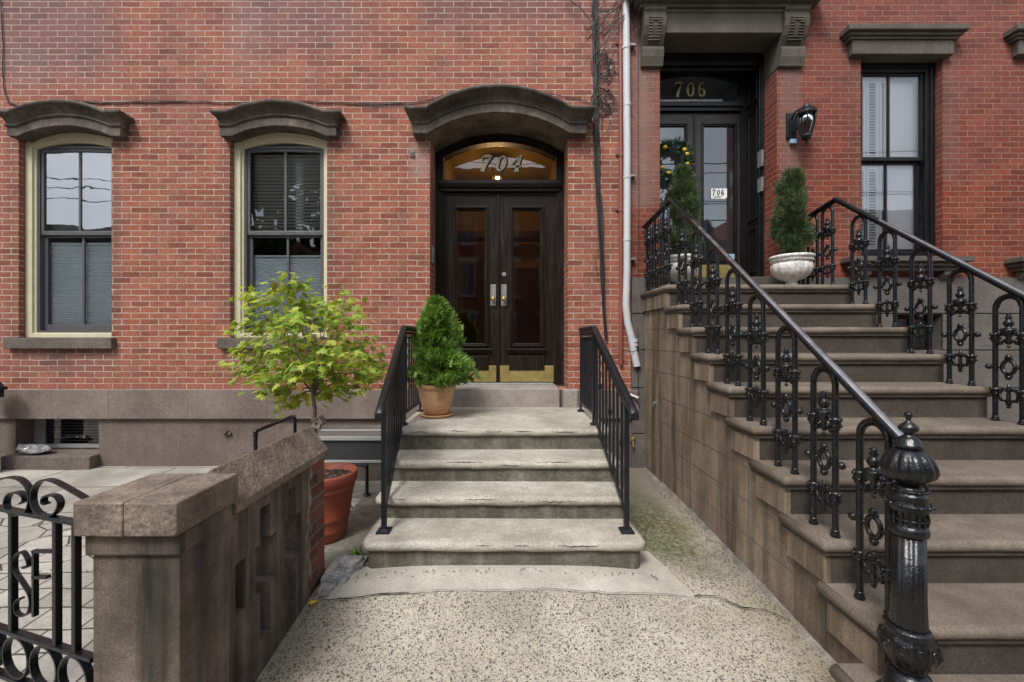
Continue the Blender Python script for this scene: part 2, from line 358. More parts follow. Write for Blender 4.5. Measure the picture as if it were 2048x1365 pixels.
M['cable']=paint_mat('black_cable',(.016,.016,.017),.5,.3)
M['greyplastic']=paint_mat('grey_cable',(.16,.16,.16),.5,.3)
M['whiteframe']=paint_mat('white_frame',(.30,.30,.30),.5,.15,6)
M['terracotta']=paint_mat('terracotta',(.56,.33,.18),.8,.22,7,.003,chip=(.56,.40,.28),chipamt=.5)
M['plasticpot']=paint_mat('orange_brown_pot',(.28,.064,.034),.55,.14,4,.002,chip=(.42,.15,.09),chipamt=.2)
M['soil']=stone_mat('potting_soil',(.02,.015,.012),(.05,.038,.028),(.13,.105,.08),30,bmp=.02)
M['urn']=stone_mat('white_urn_stone',(.42,.41,.38),(.58,.57,.54),(.68,.67,.64),9,bmp=.003,grain=60)
M['bark']=stone_mat('maple_bark',(.10,.085,.06),(.17,.145,.11),(.27,.235,.19),14,bmp=.006)
M['birdhouse']=stone_mat('weathered_wood',(.16,.14,.12),(.25,.225,.20),(.36,.33,.30),20,bmp=.003)
M['interior']=paint_mat('dark_room',(.035,.035,.038),.9,.2,2)
M['hall']=paint_mat('warm_hall_plaster',(.24,.15,.045),.9,.15,2)
M['roomlight']=paint_mat('pale_room',(.50,.53,.57),.9,.1,2)
M['blind']=paint_mat('white_blind_slat',(.90,.93,.95),.5,.05,3)
M['shade']=paint_mat('pleated_shade',(.72,.82,.86),.8,.06,3)
M['shutter']=paint_mat('white_shutter_paint',(.93,.96,.99),.5,.05,3)
M['darkpanel']=paint_mat('dark_glazed_panel',(.035,.037,.042),.35,.3,4)
M['crackdirt']=paint_mat('dirt_in_cracks',(.06,.052,.038),.95,.3)
M['joint']=paint_mat('joint_line',(.15,.115,.088),.9,.3)  # brown of the scored joints in the side wall
M['black']=paint_mat('flat_black',(.01,.01,.01),.8,.2)
M['glass_sky']=glass_mat('window_glass',.22,(.95,.98,1),.00028)
M['glass_b']=glass_mat('window_glass_clear',.05,(1,1,1),.00012)
M['glass_706']=glass_mat('window_glass_right',.13,(1,1,1),.0001)
M['glass_door']=glass_mat('door_glass',.07,(.75,.70,.62),.0003)
M['glass_lamp']=glass_mat('lamp_glass',.0,(.35,.36,.37),.001)
M['paper']=paint_mat('white_paper',(.78,.78,.76),.7,.03)
M['gold']=paint_mat('gold_leaf',(.92,.90,.70),.6,.08,30)
M['gold2']=paint_mat('darker_gold_leaf',(.66,.58,.30),.5,.2,30)
M['ink']=paint_mat('black_ink',(.008,.008,.008),.5,.2)
M['green_wreath']=leaf_mat('wreath_leaves',[(.012,.04,.03),(.03,.08,.05),(.06,.12,.07)],.15)
M['lemon']=paint_mat('lemon_skin',(.62,.42,.03),.45,.15,30)
M['blue']=paint_mat('pale_blue_tape',(.28,.45,.62),.5,.1)
M['yellowleaf']=leaf_mat('fallen_leaf',[(.62,.48,.02),(.75,.6,.04)],.1)
M['maple']=leaf_mat('maple_leaves',[(.42,.15,.08),(.15,.26,.035),(.24,.37,.05),(.34,.45,.065),(.45,.52,.09),(.58,.50,.14)],.42)
M['arbor']=leaf_mat('arborvitae_sprays',[(.045,.10,.02),(.11,.21,.04),(.20,.34,.065),(.34,.48,.13)],.3)
M['juniper']=leaf_mat('juniper_needles',[(.015,.03,.014),(.03,.055,.022),(.055,.09,.035),(.10,.145,.055),(.16,.16,.07)],.2)
M['streetleaf']=leaf_mat('street_tree_leaves',[(.02,.05,.012),(.04,.09,.02),(.07,.14,.035)],.4)
M['bundle']=paint_mat('clear_plastic_wrap',(.22,.22,.225),.22,.5,14,.02,coat=.5)
M['asphalt']=stone_mat('asphalt',(.04,.04,.042),(.055,.055,.055),(.075,.075,.072),2)
def door_wood():
    t=NT('dark_varnished_oak'); g=t.noise(26,6,.6,t.vec(1,1,.07),1.2); g2=t.noise(80,3,.6,t.vec(1,1,.05))
    col=t.ramp(g,[(.3,(.006,.0045,.0035)),(.55,(.015,.010,.007)),(.78,(.045,.028,.016))])
    return t.fin(col,t.maprange(g,.3,.7,.28,.5),t.bump(t.math('ADD',g,g2),.0006,.6),spec=.22)
M['doorwood']=door_wood()
def aggregate_mat():
    t=NT('exposed_aggregate'); p=t.xyz()
    wv=t.n('ShaderNodeTexNoise'); wv.inputs['Scale'].default_value=30; wv.inputs['Detail'].default_value=3; t.l(t.pos,wv.inputs['Vector'])
    off=t.n('ShaderNodeVectorMath',operation='SCALE'); t.l(wv.outputs['Color'],off.inputs[0]); off.inputs['Scale'].default_value=.02
    ad=t.n('ShaderNodeVectorMath',operation='ADD'); t.l(t.pos,ad.inputs[0]); t.l(off.outputs[0],ad.inputs[1])
    def chips(scale,th0,th1,o):
        vo=t.n('ShaderNodeTexVoronoi'); vo.inputs['Scale'].default_value=scale; vo.inputs['Randomness'].default_value=1; t.l(t.vec(1,1,1,o,ad.outputs[0]),vo.inputs['Vector'])
        r=t.xyz(vo.outputs['Color'])
        size=t.maprange(r[0],0,1,th0,th1)
        m=t.math('MULTIPLY',t.math('LESS_THAN',vo.outputs['Distance'],size),t.math('GREATER_THAN',r[1],.25))
        return m,r[2]
    m1,c1=chips(52,.08,.40,(0,0,0)); m2,c2=chips(100,.20,.54,(3,1,0)); m3,c3=chips(210,.25,.55,(1,5,0))
    bs=t.ramp(t.noise(1.5,6,.6),[(.3,(.33,.30,.235)),(.5,(.42,.385,.31)),(.7,(.50,.465,.385))])
    bs=t.mix(.6,bs,t.ramp(t.noise(70,5,.7),[(.3,.7),(.6,1.1)]),'MULTIPLY')
    chipc=lambda c: t.ramp(c,[(0,(.035,.032,.03)),(.5,(.085,.075,.066)),(.8,(.15,.13,.11)),(1,(.26,.18,.13))])
    col=t.mix(t.math('MULTIPLY',m3,.65),bs,chipc(c3)); col=t.mix(t.math('MULTIPLY',m2,.85),col,chipc(c2)); col=t.mix(t.math('MULTIPLY',m1,.88),col,chipc(c1))
    # rust and moss stains lying on the slab beside the high stoop
    rust=t.math('MULTIPLY',t.ramp(t.noise(1.6,5,.6,t.vec(1,1,1,(2,7,0))),[(.5,0),(.7,1)]),t.maprange(p[0],.1,1.1))
    col=t.mix(t.math('MULTIPLY',rust,.55),col,(.30,.19,.08))
    dx=t.math('SUBTRACT',t.math('ADD',p[0],t.math('MULTIPLY',p[1],.12)),.90); dy=t.math('SUBTRACT',p[1],-1.28)
    d=t.math('SQRT',t.math('ADD',t.math('MULTIPLY',t.math('MULTIPLY',dx,dx),6),t.math('MULTIPLY',t.math('MULTIPLY',dy,dy),1.1)))
    mo=t.ramp(t.math('ADD',d,t.math('MULTIPLY',t.math('SUBTRACT',t.noise(5,6,.7),.5),1.0)),[(.70,1),(1.30,0)])
    mo=t.math('MULTIPLY',mo,t.ramp(t.noise(28,6,.8),[(.38,.25),(.56,1)]))
    col=t.mix(t.math('MULTIPLY',mo,.93),col,t.ramp(t.noise(45,5,.7),[(.3,(.035,.05,.012)),(.7,(.10,.12,.028))]))
    col=t.mix(.8,col,t.ramp(t.noise(1.1,7,.7,t.vec(1,1,1,(5,5,0))),[(.3,.66),(.5,1.0),(.7,1.12)]),'MULTIPLY')
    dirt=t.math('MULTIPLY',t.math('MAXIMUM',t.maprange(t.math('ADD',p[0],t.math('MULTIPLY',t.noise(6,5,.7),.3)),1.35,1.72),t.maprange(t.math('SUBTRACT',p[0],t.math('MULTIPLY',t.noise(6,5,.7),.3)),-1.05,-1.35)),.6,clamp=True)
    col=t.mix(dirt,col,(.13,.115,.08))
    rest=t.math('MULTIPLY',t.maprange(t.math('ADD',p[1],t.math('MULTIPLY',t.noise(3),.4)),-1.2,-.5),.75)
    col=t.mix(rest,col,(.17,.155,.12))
    h=t.math('ADD',t.math('MULTIPLY',m1,.5),t.math('ADD',t.math('MULTIPLY',m2,.35),t.noise(90,4)))
    return t.fin(col,.82,t.bump(h,.003,.8),spec=.3)
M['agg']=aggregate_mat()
def flag_mat():
    t=NT('flagstone_paving'); p=t.xyz()
    vo=t.n('ShaderNodeTexVoronoi'); vo.feature='DISTANCE_TO_EDGE'; vo.inputs['Scale'].default_value=3.4; vo.inputs['Randomness'].default_value=.8
    vc=t.n('ShaderNodeTexVoronoi'); vc.inputs['Scale'].default_value=3.4; vc.inputs['Randomness'].default_value=.8
    vv=t.vec(1,1.15,0); t.l(vv,vo.inputs['Vector']); t.l(vv,vc.inputs['Vector'])
    br=t.n('ShaderNodeTexBrick'); br.inputs['Scale'].default_value=1; br.inputs['Brick Width'].default_value=1.15; br.inputs['Row Height'].default_value=.62; br.inputs['Mortar Size'].default_value=.008; br.inputs['Color1'].default_value=(0,0,0,1); br.inputs['Color2'].default_value=(1,1,1,1)
    t.l(t.comb(t.math('ADD',p[0],.3),t.math('ADD',p[1],.06),0),br.inputs['Vector'])
    br2=t.n('ShaderNodeTexBrick'); br2.inputs['Scale'].default_value=1; br2.inputs['Brick Width'].default_value=.30; br2.inputs['Row Height'].default_value=.165; br2.inputs['Mortar Size'].default_value=.006; br2.inputs['Color1'].default_value=(0,0,0,1); br2.inputs['Color2'].default_value=(1,1,1,1)
    t.l(t.comb(p[0],t.math('ADD',p[1],t.math('MULTIPLY',t.noise(4,2),.05)),0),br2.inputs['Vector'])
    near=t.math('LESS_THAN',t.math('ADD',p[1],t.math('MULTIPLY',p[0],-.12)),-.72)
    near2=t.math('LESS_THAN',p[1],-2.15)
    j1=t.ramp(vo.outputs['Distance'],[(0,1),(.022,0)])
    jn=t.mix(near2,t.comb(j1,j1,j1),t.comb(br2.outputs['Fac'],br2.outputs['Fac'],br2.outputs['Fac']))
    j=t.mix(near,t.comb(br.outputs['Fac'],br.outputs['Fac'],br.outputs['Fac']),jn); j=t.xyz(j)[0]
    per=t.mix(near,br.outputs['Color'],t.mix(near2,vc.outputs['Color'],br2.outputs['Color'])); per=t.xyz(per)[0]
    col=t.ramp(t.noise(2.2,6,.6),[(.3,(.19,.18,.16)),(.5,(.285,.27,.24)),(.7,(.38,.36,.325))])
    col=t.mix(.7,col,t.ramp(per,[(0,.78),(1,1.18)]),'MULTIPLY')
    col=t.mix(.7,col,t.ramp(t.noise(60,5,.7),[(.3,.7),(.6,1.12)]),'MULTIPLY')
    col=t.mix(j,col,(.07,.062,.05))
    h=t.math('SUBTRACT',t.math('ADD',t.noise(12,5),t.math('MULTIPLY',per,.5)),t.math('MULTIPLY',j,2))
    return t.fin(col,.85,t.bump(h,.006,.9),spec=.25)
M['flag']=flag_mat()

# ================================================================== SETTING: ground
def G(x,y):
    pts=[(0.5,-.085),(-1.3,-.092),(-2.3,-.13),(-2.85,-.168),(-3.5,-.24),(-5,-.30),(-400,-.30)]
    z=-.085
    for (a,za),(b,zb) in zip(pts,pts[1:]):
        if b<=y<=a: z=lerp(zb,za,(y-b)/(a-b)); break
    if y<-1.5:
        q=math.exp(-((x+.05)/1.0)**4)*max(0,1-abs(y+2.25)/.55); z+=.075*q
    return z
def sheet(name,xs,ys,mat,lift=0,mask=None,rough=0):
    b=MB(); idx={}
    vs=[];fs=[]
    for j,y in enumerate(ys):
        for i,x in enumerate(xs):
            idx[(i,j)]=len(vs); vs.append((x,y,G(x,y)+lift+(mnoise.noise(Vector((x*2.5,y*2.5,0)))*rough if rough else 0)))
    for j in range(len(ys)-1):
        for i in range(len(xs)-1): fs.append((idx[(i,j)],idx[(i+1,j)],idx[(i+1,j+1)],idx[(i,j+1)]))
    b.add(vs,fs,True); return struct(b.build(name,mat,origin=(0,0,0)))
def lin(a,b,n): return [lerp(a,b,i/n) for i in range(n+1)]
xs=[-150,-60,-20,-9]+lin(-6,6,60)+[9,20,60,150]; ys=[-150,-60,-30,-16,-10,-7]+lin(-5,.6,56)
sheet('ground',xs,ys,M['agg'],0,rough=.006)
sheet('courtyard_paving',lin(-7.5,-1.30,40),lin(-5,.05,40),M['flag'],.012,rough=.006)
sheet('side_path',lin(-1.34,-.90,8),lin(-2.16,.05,30),M['sidecon'],.018,rough=.006)
# smooth concrete apron in front of the low stoop, its front edge broken and uneven
random.seed(4)
ap=MB(); top=[];n=70
for i in range(n+1):
    x=lerp(-1.12,1.09,i/n)
    yf=-2.425+.02*mnoise.noise(Vector((x*2.6,1,0)))+.010*mnoise.noise(Vector((x*11,4,0)))-.05*max(0,(-x-.45))**1.2
    yb=-1.93 if x<.965 else lerp(-1.94,-2.40,min(1,(x-.965)/.11))
    if x<-.93: yb=-2.2
    top.append((x,yf,yb))
vs=[];fs=[]
for x,yf,yb in top:
    for k in range(5):
        y=lerp(yf,max(yb,yf+.004),k/4); vs.append((x,y,G(x,y)+.010-(.006 if k==0 else 0)))
for i in range(n):
    for k in range(4): fs.append((i*5+k,(i+1)*5+k,(i+1)*5+k+1,i*5+k+1))
ap.add(vs,fs,True); struct(ap.build('concrete_apron',M['apron'],origin=(0,0,0)))
# cracks (open joints filled with dirt)
def crack(pts,w,name):
    b=MB(); pp=[]
    for (x0,y0),(x1,y1) in zip(pts,pts[1:]):
        m=max(2,int(math.hypot(x1-x0,y1-y0)/.02))
        for i in range(m):
            t=i/m; x=lerp(x0,x1,t); y=lerp(y0,y1,t)
            pp.append((x+.006*mnoise.noise(Vector((x*30,y*30,2))),y+.012*mnoise.noise(Vector((x*14,y*14,5)))))
    vs=[];fs=[]
    for i,(x,y) in enumerate(pp):
        a=pp[max(i-1,0)];c=pp[min(i+1,len(pp)-1)]; d=Vector((c[0]-a[0],c[1]-a[1],0)).normalized(); nn=Vector((-d.y,d.x,0))
        ww=w*(.35+1.1*abs(mnoise.noise(Vector((x*9,y*9,8)))))
        for sgn in(-1,1):
            q=Vector((x,y,0))+nn*ww*sgn; vs.append((q.x,q.y,G(q.x,q.y)+.0165))
    for i in range(len(pp)-1): fs.append((2*i,2*i+1,2*i+3,2*i+2))
    b.add(vs,fs); return struct(b.build(name,M['black'],origin=(0,0,0)))
crack([(-1.12,-2.455),(-.95,-2.47),(-.8,-2.455),(-.55,-2.445)],.006,'crack')
crack([(x,-2.428+.02*mnoise.noise(Vector((x*2.6,1,0)))+.010*mnoise.noise(Vector((x*11,4,0)))-.05*max(0,(-x-.45))**1.2) for x in lin(-.55,1.05,30)],.0022,'crack')
crack([(1.07,-2.42),(1.2,-2.41),(1.30,-2.50),(1.42,-2.52),(1.53,-2.62)],.006,'crack')
# rough mortar fillet along the foot of the high stoop's side wall
fl=MB(); vs=[];fs=[]; ysf=lin(-.05,-3.05,120)
for y in ysf:
    wd=.035+.035*abs(mnoise.noise(Vector((y*4,2,0))))+.012*mnoise.noise(Vector((y*19,2,0)))
    hh=.03+.03*abs(mnoise.noise(Vector((y*5,7,0))))
    for k,(a,b_) in enumerate(((0,1),(.35,.55),(.7,.25),(1,-.15))):
        x=1.545-wd*a; z=G(x,y)+hh*b_; vs.append((x,y+.01*mnoise.noise(Vector((y*30,k,0))),z+.006*mnoise.noise(Vector((y*40,k*3,0)))))
for i in range(len(ysf)-1):
    for k in range(3): fs.append((i*4+k,(i+1)*4+k,(i+1)*4+k+1,i*4+k+1))
fl.add(vs,fs,True); struct(fl.build('mortar_fillet',M['sidecon'],origin=(0,0,0)))
random.seed(31); q=MB()
for i in range(420):
    if random.random()<.55: x=1.50-abs(random.gauss(0,.05)); y=random.uniform(-3.0,-.1)
    elif random.random()<.6: x=-1.13+abs(random.gauss(0,.05)); y=random.uniform(-3.1,-2.2)
    else: x=random.uniform(-.95,.95); y=-2.26-abs(random.gauss(0,.03))
    r_=random.uniform(.0015,.006); q.ball((x,y,G(x,y)+.017),r_,5,(1.3,1,.6))
gr=q.build('grit',M['sidecon'],origin=(0,0,0)); gr['kind']='stuff'; tag(gr,'loose grit and crumbs along the foot of the walls and steps','grit')
# street behind the camera (seen only mirrored in the panes)
rd=MB(); rd.add([(-150,-16.5,-.29),(150,-16.5,-.29),(150,-8.5,-.29),(-150,-8.5,-.29)],[(0,1,2,3)]); struct(rd.build('road',M['asphalt'],origin=(0,0,0)))

# ================================================================== wall builder
def arch_fn(x0,x1,zs,rise):
    c=(x0+x1)/2; h=(x1-x0)/2
    if rise<=0: return lambda x: zs
    R=(h*h+rise*rise)/(2*rise)
    return lambda x: zs+math.sqrt(max(R*R-min(abs(x-c),h)**2,0))-(R-rise)
def wall(b,X0,X1,Z0,Z1,holes,Y=0):
    # holes: (x0,x1,zb,topfn,depth,curved)
    br={X0,X1}
    for h in holes:
        br|={h[0],h[1]}
        if h[5]: br|=set(lin(h[0],h[1],28))
    br=sorted(q for q in br if X0<=q<=X1)
    for xa,xb in zip(br,br[1:]):
        if xb-xa<1e-6: continue
        hs=sorted([h for h in holes if h[0]<=xa+1e-6 and h[1]>=xb-1e-6],key=lambda h:h[2])
        za=zb=Z0
        for h in hs:
            b.add([(xa,Y,za),(xb,Y,zb),(xb,Y,h[2]),(xa,Y,h[2])],[(0,1,2,3)])
            za,zb=h[3](xa),h[3](xb)
            b.add([(xa,Y,za),(xb,Y,zb),(xb,Y+h[4],zb),(xa,Y+h[4],za)],[(0,1,2,3)])
            b.add([(xa,Y,h[2]),(xb,Y,h[2]),(xb,Y+h[4],h[2]),(xa,Y+h[4],h[2])],[(3,2,1,0)])
        b.add([(xa,Y,za),(xb,Y,zb),(xb,Y,Z1),(xa,Y,Z1)],[(0,1,2,3)])
    for h in holes:
        x0,x1,zb,fn,d=h[:5]
        b.add([(x0,Y,zb),(x0,Y,fn(x0)),(x0,Y+d,fn(x0)),(x0,Y+d,zb)],[(0,1,2,3)])
        b.add([(x1,Y,zb),(x1,Y,fn(x1)),(x1,Y+d,fn(x1)),(x1,Y+d,zb)],[(3,2,1,0)])
    return b
def room(parent,x0,x1,y0,y1,z0,z1,mat,name='interior'):
    b=MB(); b.add([(x0,y0,z0),(x1,y0,z0),(x1,y1,z0),(x0,y1,z0),(x0,y0,z1),(x1,y0,z1),(x1,y1,z1),(x0,y1,z1)],
        [(0,1,2,3),(4,7,6,5),(1,5,6,2),(2,6,7,3),(3,7,4,0)]); return b.build(name,mat,parent)
def hood(path,z0fn,prof,xe0,xe1,inset,name,mat,parent,proj0,kl=1,kr=1):
    # swept cornice: path xs between xe0..xe1, returns to the wall at both ends
    b=MB(); st=[]
    st.append([(xe0-kl*(p-proj0) if p>proj0 else xe0,0.0,z0fn(xe0)+o) for o,p in prof])
    st.append([(xe0-kl*(p-proj0) if p>proj0 else xe0,-p,z0fn(xe0)+o) for o,p in prof])
    for x in path: st.append([(x,-p,z0fn(x)+o) for o,p in prof])
    st.append([(xe1+kr*(p-proj0) if p>proj0 else xe1,-p,z0fn(xe1)+o) for o,p in prof])
    st.append([(xe1+kr*(p-proj0) if p>proj0 else xe1,0.0,z0fn(xe1)+o) for o,p in prof])
    n=len(prof); vs=[v for s_ in st for v in s_]; fs=[]
    for i in range(len(st)-1):
        for k in range(n-1): fs.append((i*n+k,(i+1)*n+k,(i+1)*n+k+1,i*n+k+1))
    b.add(vs,fs,False)
    # soffit running back into the opening
    xs_=[xe0]+list(path)+[xe1]; so=[]
    for x in xs_: so+= [(x,-proj0,z0fn(x)),(x,inset if (x>path_in[0]-1e-6 and x<path_in[1]+1e-6) else 0.0,z0fn(x))]
    b.add(so,[(2*i,2*i+1,2*i+3,2*i+2) for i in range(len(xs_)-1)])
    return b.jitter(.004,9).build(name,mat,parent,bevel=0)
PROF=[(0,.10),(.095,.10),(.098,.116),(.108,.124),(.120,.116),(.124,.106),(.135,.108),(.160,.120),(.185,.143),(.200,.172),(.203,.188),(.212,.196),(.226,.200),(.240,.192),(.250,.172),(.256,.0)]
PROFD=[(o*.98,p+.042+(.03 if p>.14 else 0)) if p>0 else (o*.98,0) for o,p in PROF]

# ================================================================== HOUSE 704
H=thing('brick_house',(-2.5,0,-.1),'salmon pink brick house with arched brown window hoods and number 704 over its double door','house')
ZB=.798
w1=(-5.60,-4.539); w2=(-3.188,-2.078); dr=(-.902,.674)
spring=3.655
fw1=arch_fn(w1[0],w1[1],spring,.115); fw2=arch_fn(w2[0],w2[1],spring,.115); fdr=arch_fn(dr[0],dr[1],3.665,.235)
b=MB(); wall(b,-9,1.393,ZB,8.5,[(w1[0],w1[1],1.39,lambda x:max(fw1(x),arch_fn(-5.50,-4.46,spring,.115)(x) if x>-5.5 else 0)+.008,.064,True),(w2[0],w2[1],1.39,lambda x:max(fw2(x),arch_fn(-3.105,-2.045,spring,.115)(x) if x>-3.105 else 0)+.008,.064,True),(dr[0],dr[1],ZB,lambda x:fdr(x)+.008,.47,True)])
b.add([(1.393,0,-.2),(1.393,0,8.5),(1.393,.4,8.5),(1.393,.4,-.2)],[(0,1,2,3)])
b.build('wall',M['brick_a'],H)
# base wall and water table band
bw=(-5.63,-4.68)
b=MB(); wall(b,-9,1.48,-.4,.48,[(bw[0],bw[1],.075,lambda x:.47,.22,False)],Y=-.004); b.build('base_wall',M['base'],H)
b=MB()
cuts=[-9,PX(225),PX(381),PX(537),-.905]
for a,c in zip(cuts,cuts[1:]): b=MB(); b.box(a+.0006,c-.0006,-.05,-.003,.475,ZB+.004); b.build('water_table',M['band'],H,bevel=.003)
b=MB(); b.box(.60,1.47,-.049,-.003,.475,ZB+.002)
b.build('water_table',M['band'],H,bevel=.008)
def window704(wx,fn,i):
    x0,x1=wx; x1o=x1; x1=x1+(.085 if i==0 else .03); fno=fn; fn=arch_fn(x0,x1,spring,.115); cx=(x0+x1)/2
    def ring(xa,xb,za,f_out,wd,y0,y1,mat,name,par,topw=None,botw=None):
        topw=topw or wd; botw=wd if botw is None else botw
        m=24; xo=lin(xa,xb,m); xi=lin(xa+wd,xb-wd,m)
        fo=[(x,f_out(x)) for x in xo]; fi=[(x,f_out(lerp(xa,xb,(x-xa)/(xb-xa)))-topw) for x in xi]
        out=[(xa,za)]+fo+[(xb,za)]; inn=[(xa+wd,za+botw)]+fi+[(xb-wd,za+botw)]
        n=len(out); q=MB(); vs=[(p[0],y0,p[1]) for p in out]+[(p[0],y0,p[1]) for p in inn]+[(p[0],y1,p[1]) for p in out]+[(p[0],y1,p[1]) for p in inn]
        fs=[]
        for k in range(n):
            k2=(k+1)%n
            fs+= [(k,k2,n+k2,n+k),(n+k,n+k2,3*n+k2,3*n+k),(k,2*n+k,2*n+k2,k2)]
        q.add(vs,fs); return q.build(name,mat,par,bevel=.004 if wd>.03 else 0)
    W=ring(x0+.002,x1-.002,1.395,lambda x:fn(x)-.003,.078,.065,.10,M['cream'],'window',H,botw=.05)
    ring(x0+.07,x1-.07,1.44,lambda x:fn(x)-.072,.035,.088,.14,M['cream'],'frame',W,botw=.012)
    xa,xb=x0+.098,x1-.098; fa=lambda x: min(fn(x)-.12,3.628+.0*x)
    ft=lambda x: 3.612+.02*(1-((x-cx)/(xb-xa)*2)**2)
    ring(xa,xb,1.452,ft,.028,.105,.19,M['greysash'],'frame',W)
    mz=PZ(466,.12)
    ring(xa+.026,xb-.026,mz-.028,lambda x:ft(x)-.026,.036,.118,.150,M['greysash'],'sash',W,botw=.05)
    ring(xa+.026,xb-.026,1.478,lambda x:mz-.004,.046,.150,.180,M['greysash'],'sash',W,botw=.07)
    q=MB(); q.box(cx-.013,cx+.013,.124,.148,mz,ft(cx)-.05); q.box(cx-.013+.012,cx+.013+.012,.155,.176,1.53,mz-.02); q.build('muntin',M['greysash'],W,bevel=.003)
    q=MB(); q.add([(xa+.05,.135,mz),(xb-.05,.135,mz),(xb-.05,.135,3.6),(xa+.05,.135,3.6)],[(0,1,2,3)]); q.build('pane',M['glass_sky'] if i==0 else M['glass_b'],W)
    q=MB(); q.add([(xa+.06,.165,1.53),(xb-.06,.165,1.53),(xb-.06,.165,mz),(xa+.06,.165,mz)],[(0,1,2,3)]); q.build('pane',M['glass_b'],W)
    # blinds: slats in the upper sash, pleated shade in the lower one
    q=MB(); z=mz+.02
    while z<3.58:
        t_=.012 if i==0 else .010
        q.add([(xa+.03,.205,z+t_),(xb-.03,.205,z+t_),(xb-.03,.242,z-t_),(xa+.03,.242,z-t_)],[(0,1,2,3)]); z+=.030 if i==0 else .040
    if i==1: q.box(cx+.05,cx+.13,.27,.30,mz,3.5)
    q.build('blind',M['blind'],W)
    zt=PZ(490,.2) if i==0 else PZ(515,.2)
    q=MB(); z=1.5; vs=[];fs=[];k=0
    while z<zt: vs+=[(xa+.03,.200+.012*(k%2),z),(xb-.03,.200+.012*(k%2),z)]; z+=.014; k+=1
    q.add(vs,[(2*a,2*a+1,2*a+3,2*a+2) for a in range(k-1)]); q.box(xa+.03,xb-.03,.195,.22,zt,zt+.022); q.build('shade',M['shade'],W)
    room(W,x0-.3,x1+.3,.068,1.6,1.2,3.95,M['roomlight'] if i==0 else M['interior'])
    # stone sill
    q=MB(); q.box(x0-.105,x1o+.055,-.065,.062,1.268,1.392); q.build('sill',M['sill'],H,bevel=.008)
    # hood
    global path_in
    x1=x1o; fn=fno; path_in=(x0,x1)
    ha,hb,he0,he1=((-5.50,-4.46,-5.615,-4.350),(-3.105,-2.045,-3.235,-1.935))[i]
    fh=arch_fn(ha,hb,spring,.115)
    sm=lambda x: fh(x) if ha<x<hb else spring
    hood([min(x0,ha)-.001]+lin(ha,hb,40)+[max(x1,hb)+.001],sm,PROF,he0,he1,.068,'window_hood',M['hood'],H,.10,.45,.8)
window704(w1,fw1,0); window704(w2,fw2,1)
path_in=dr
hood(lin(dr[0]+.0,dr[1]-.0,56),lambda x: 3.665+max(0,fdr(min(max(x,dr[0]),dr[1]))-3.665) if dr[0]<x<dr[1] else 3.665,PROFD,dr[0]-.17,dr[1]+.19,.42,'door_hood',M['hood'],H,.142,.5,.6)
# basement window
q=MB(); x0,x1=bw
q.box(x0,x0+.12,.19,.215,.09,.465); q.box(x0,x1,.19,.212,.09,.135); q.box(x0,x1,.19,.21,.44,.465); bwn=q.build('window',M['whiteframe'],H)
q=MB(); q.add([(x0+.1,.205,.13),(x1,.205,.13),(x1,.205,.45),(x0+.1,.205,.45)],[(0,1,2,3)]); q.build('pane',M['glass_b'],bwn)
q=MB(); z=.16
while z<.44: q.box(x0+.12,x1,.225,.229,z,z+.012); z+=.035
q.build('grille',M['greysash'],bwn); room(bwn,x0-.1,x1+.1,.23,.9,0,.6,M['interior'])
q=MB(); q.box(PX(27),PX(201),-.13,.2,-.12,.073); q.build('sill',M['sill'],H,bevel=.012)
# door recess of 704
YD=.42; s=S(YD)
q=MB(); q.box(-.93,dr[1]-.10,-.045,YD+.12,.3,.818); q.build('threshold',M['plinth'],H,bevel=.012)
q=MB(); q.box(PX(1127,-.05),PX(1156,-.05),-.07,.0,.3,.812); q.build('plinth_block',M['plinth'],H,bevel=.018); q=MB(); q.box(dr[0]-.06,dr[0]+.012,-.07,.0,.3,.812); q.build('plinth_block',M['plinth'],H,bevel=.018)
q=MB(); q.box(PX(905,YD),PX(1106,YD),YD-.05,YD-.0,.819,.838); q.build('door_saddle',M['whiteframe'],H,bevel=.003)
zbot=.822
# frame: jambs and arched head
def archring(x0,x1,zb,zs,rise,wd,y0,y1,botbar=0):
    fo=arch_fn(x0,x1,zs,rise); fi=arch_fn(x0+wd,x1-wd,zs-wd*.25,max(rise-wd*.35,.01))
    m=30; out=[(x0,zb)]+[(x,fo(x)) for x in lin(x0,x1,m)]+[(x1,zb)]; inn=[(x0+wd,zb+botbar)]+[(x,fi(x)-wd*.35) for x in lin(x0+wd,x1-wd,m)]+[(x1-wd,zb+botbar)]
    n=len(out); q=MB(); vs=[(p[0],y0,p[1]) for p in out]+[(p[0],y0,p[1]) for p in inn]+[(p[0],y1,p[1]) for p in out]+[(p[0],y1,p[1]) for p in inn]; fs=[]
    for k in range(n if botbar else n-1):
        k2=(k+1)%n; fs+=[(k,k2,n+k2,n+k),(n+k,n+k2,3*n+k2,3*n+k),(k,2*n+k,2*n+k2,k2)]
    return q.add(vs,fs)
DF=archring(dr[0]+.001,dr[1]-.001,zbot,3.662,.235,.055,YD-.06,YD+.1).build('door_frame',M['doorwood'],H,bevel=.004)
q=archring(dr[0]+.05,dr[1]-.05,zbot,3.64,.205,.04,YD-.03,YD+.1); q.build('inner_frame',M['doorwood'],DF,bevel=.004)
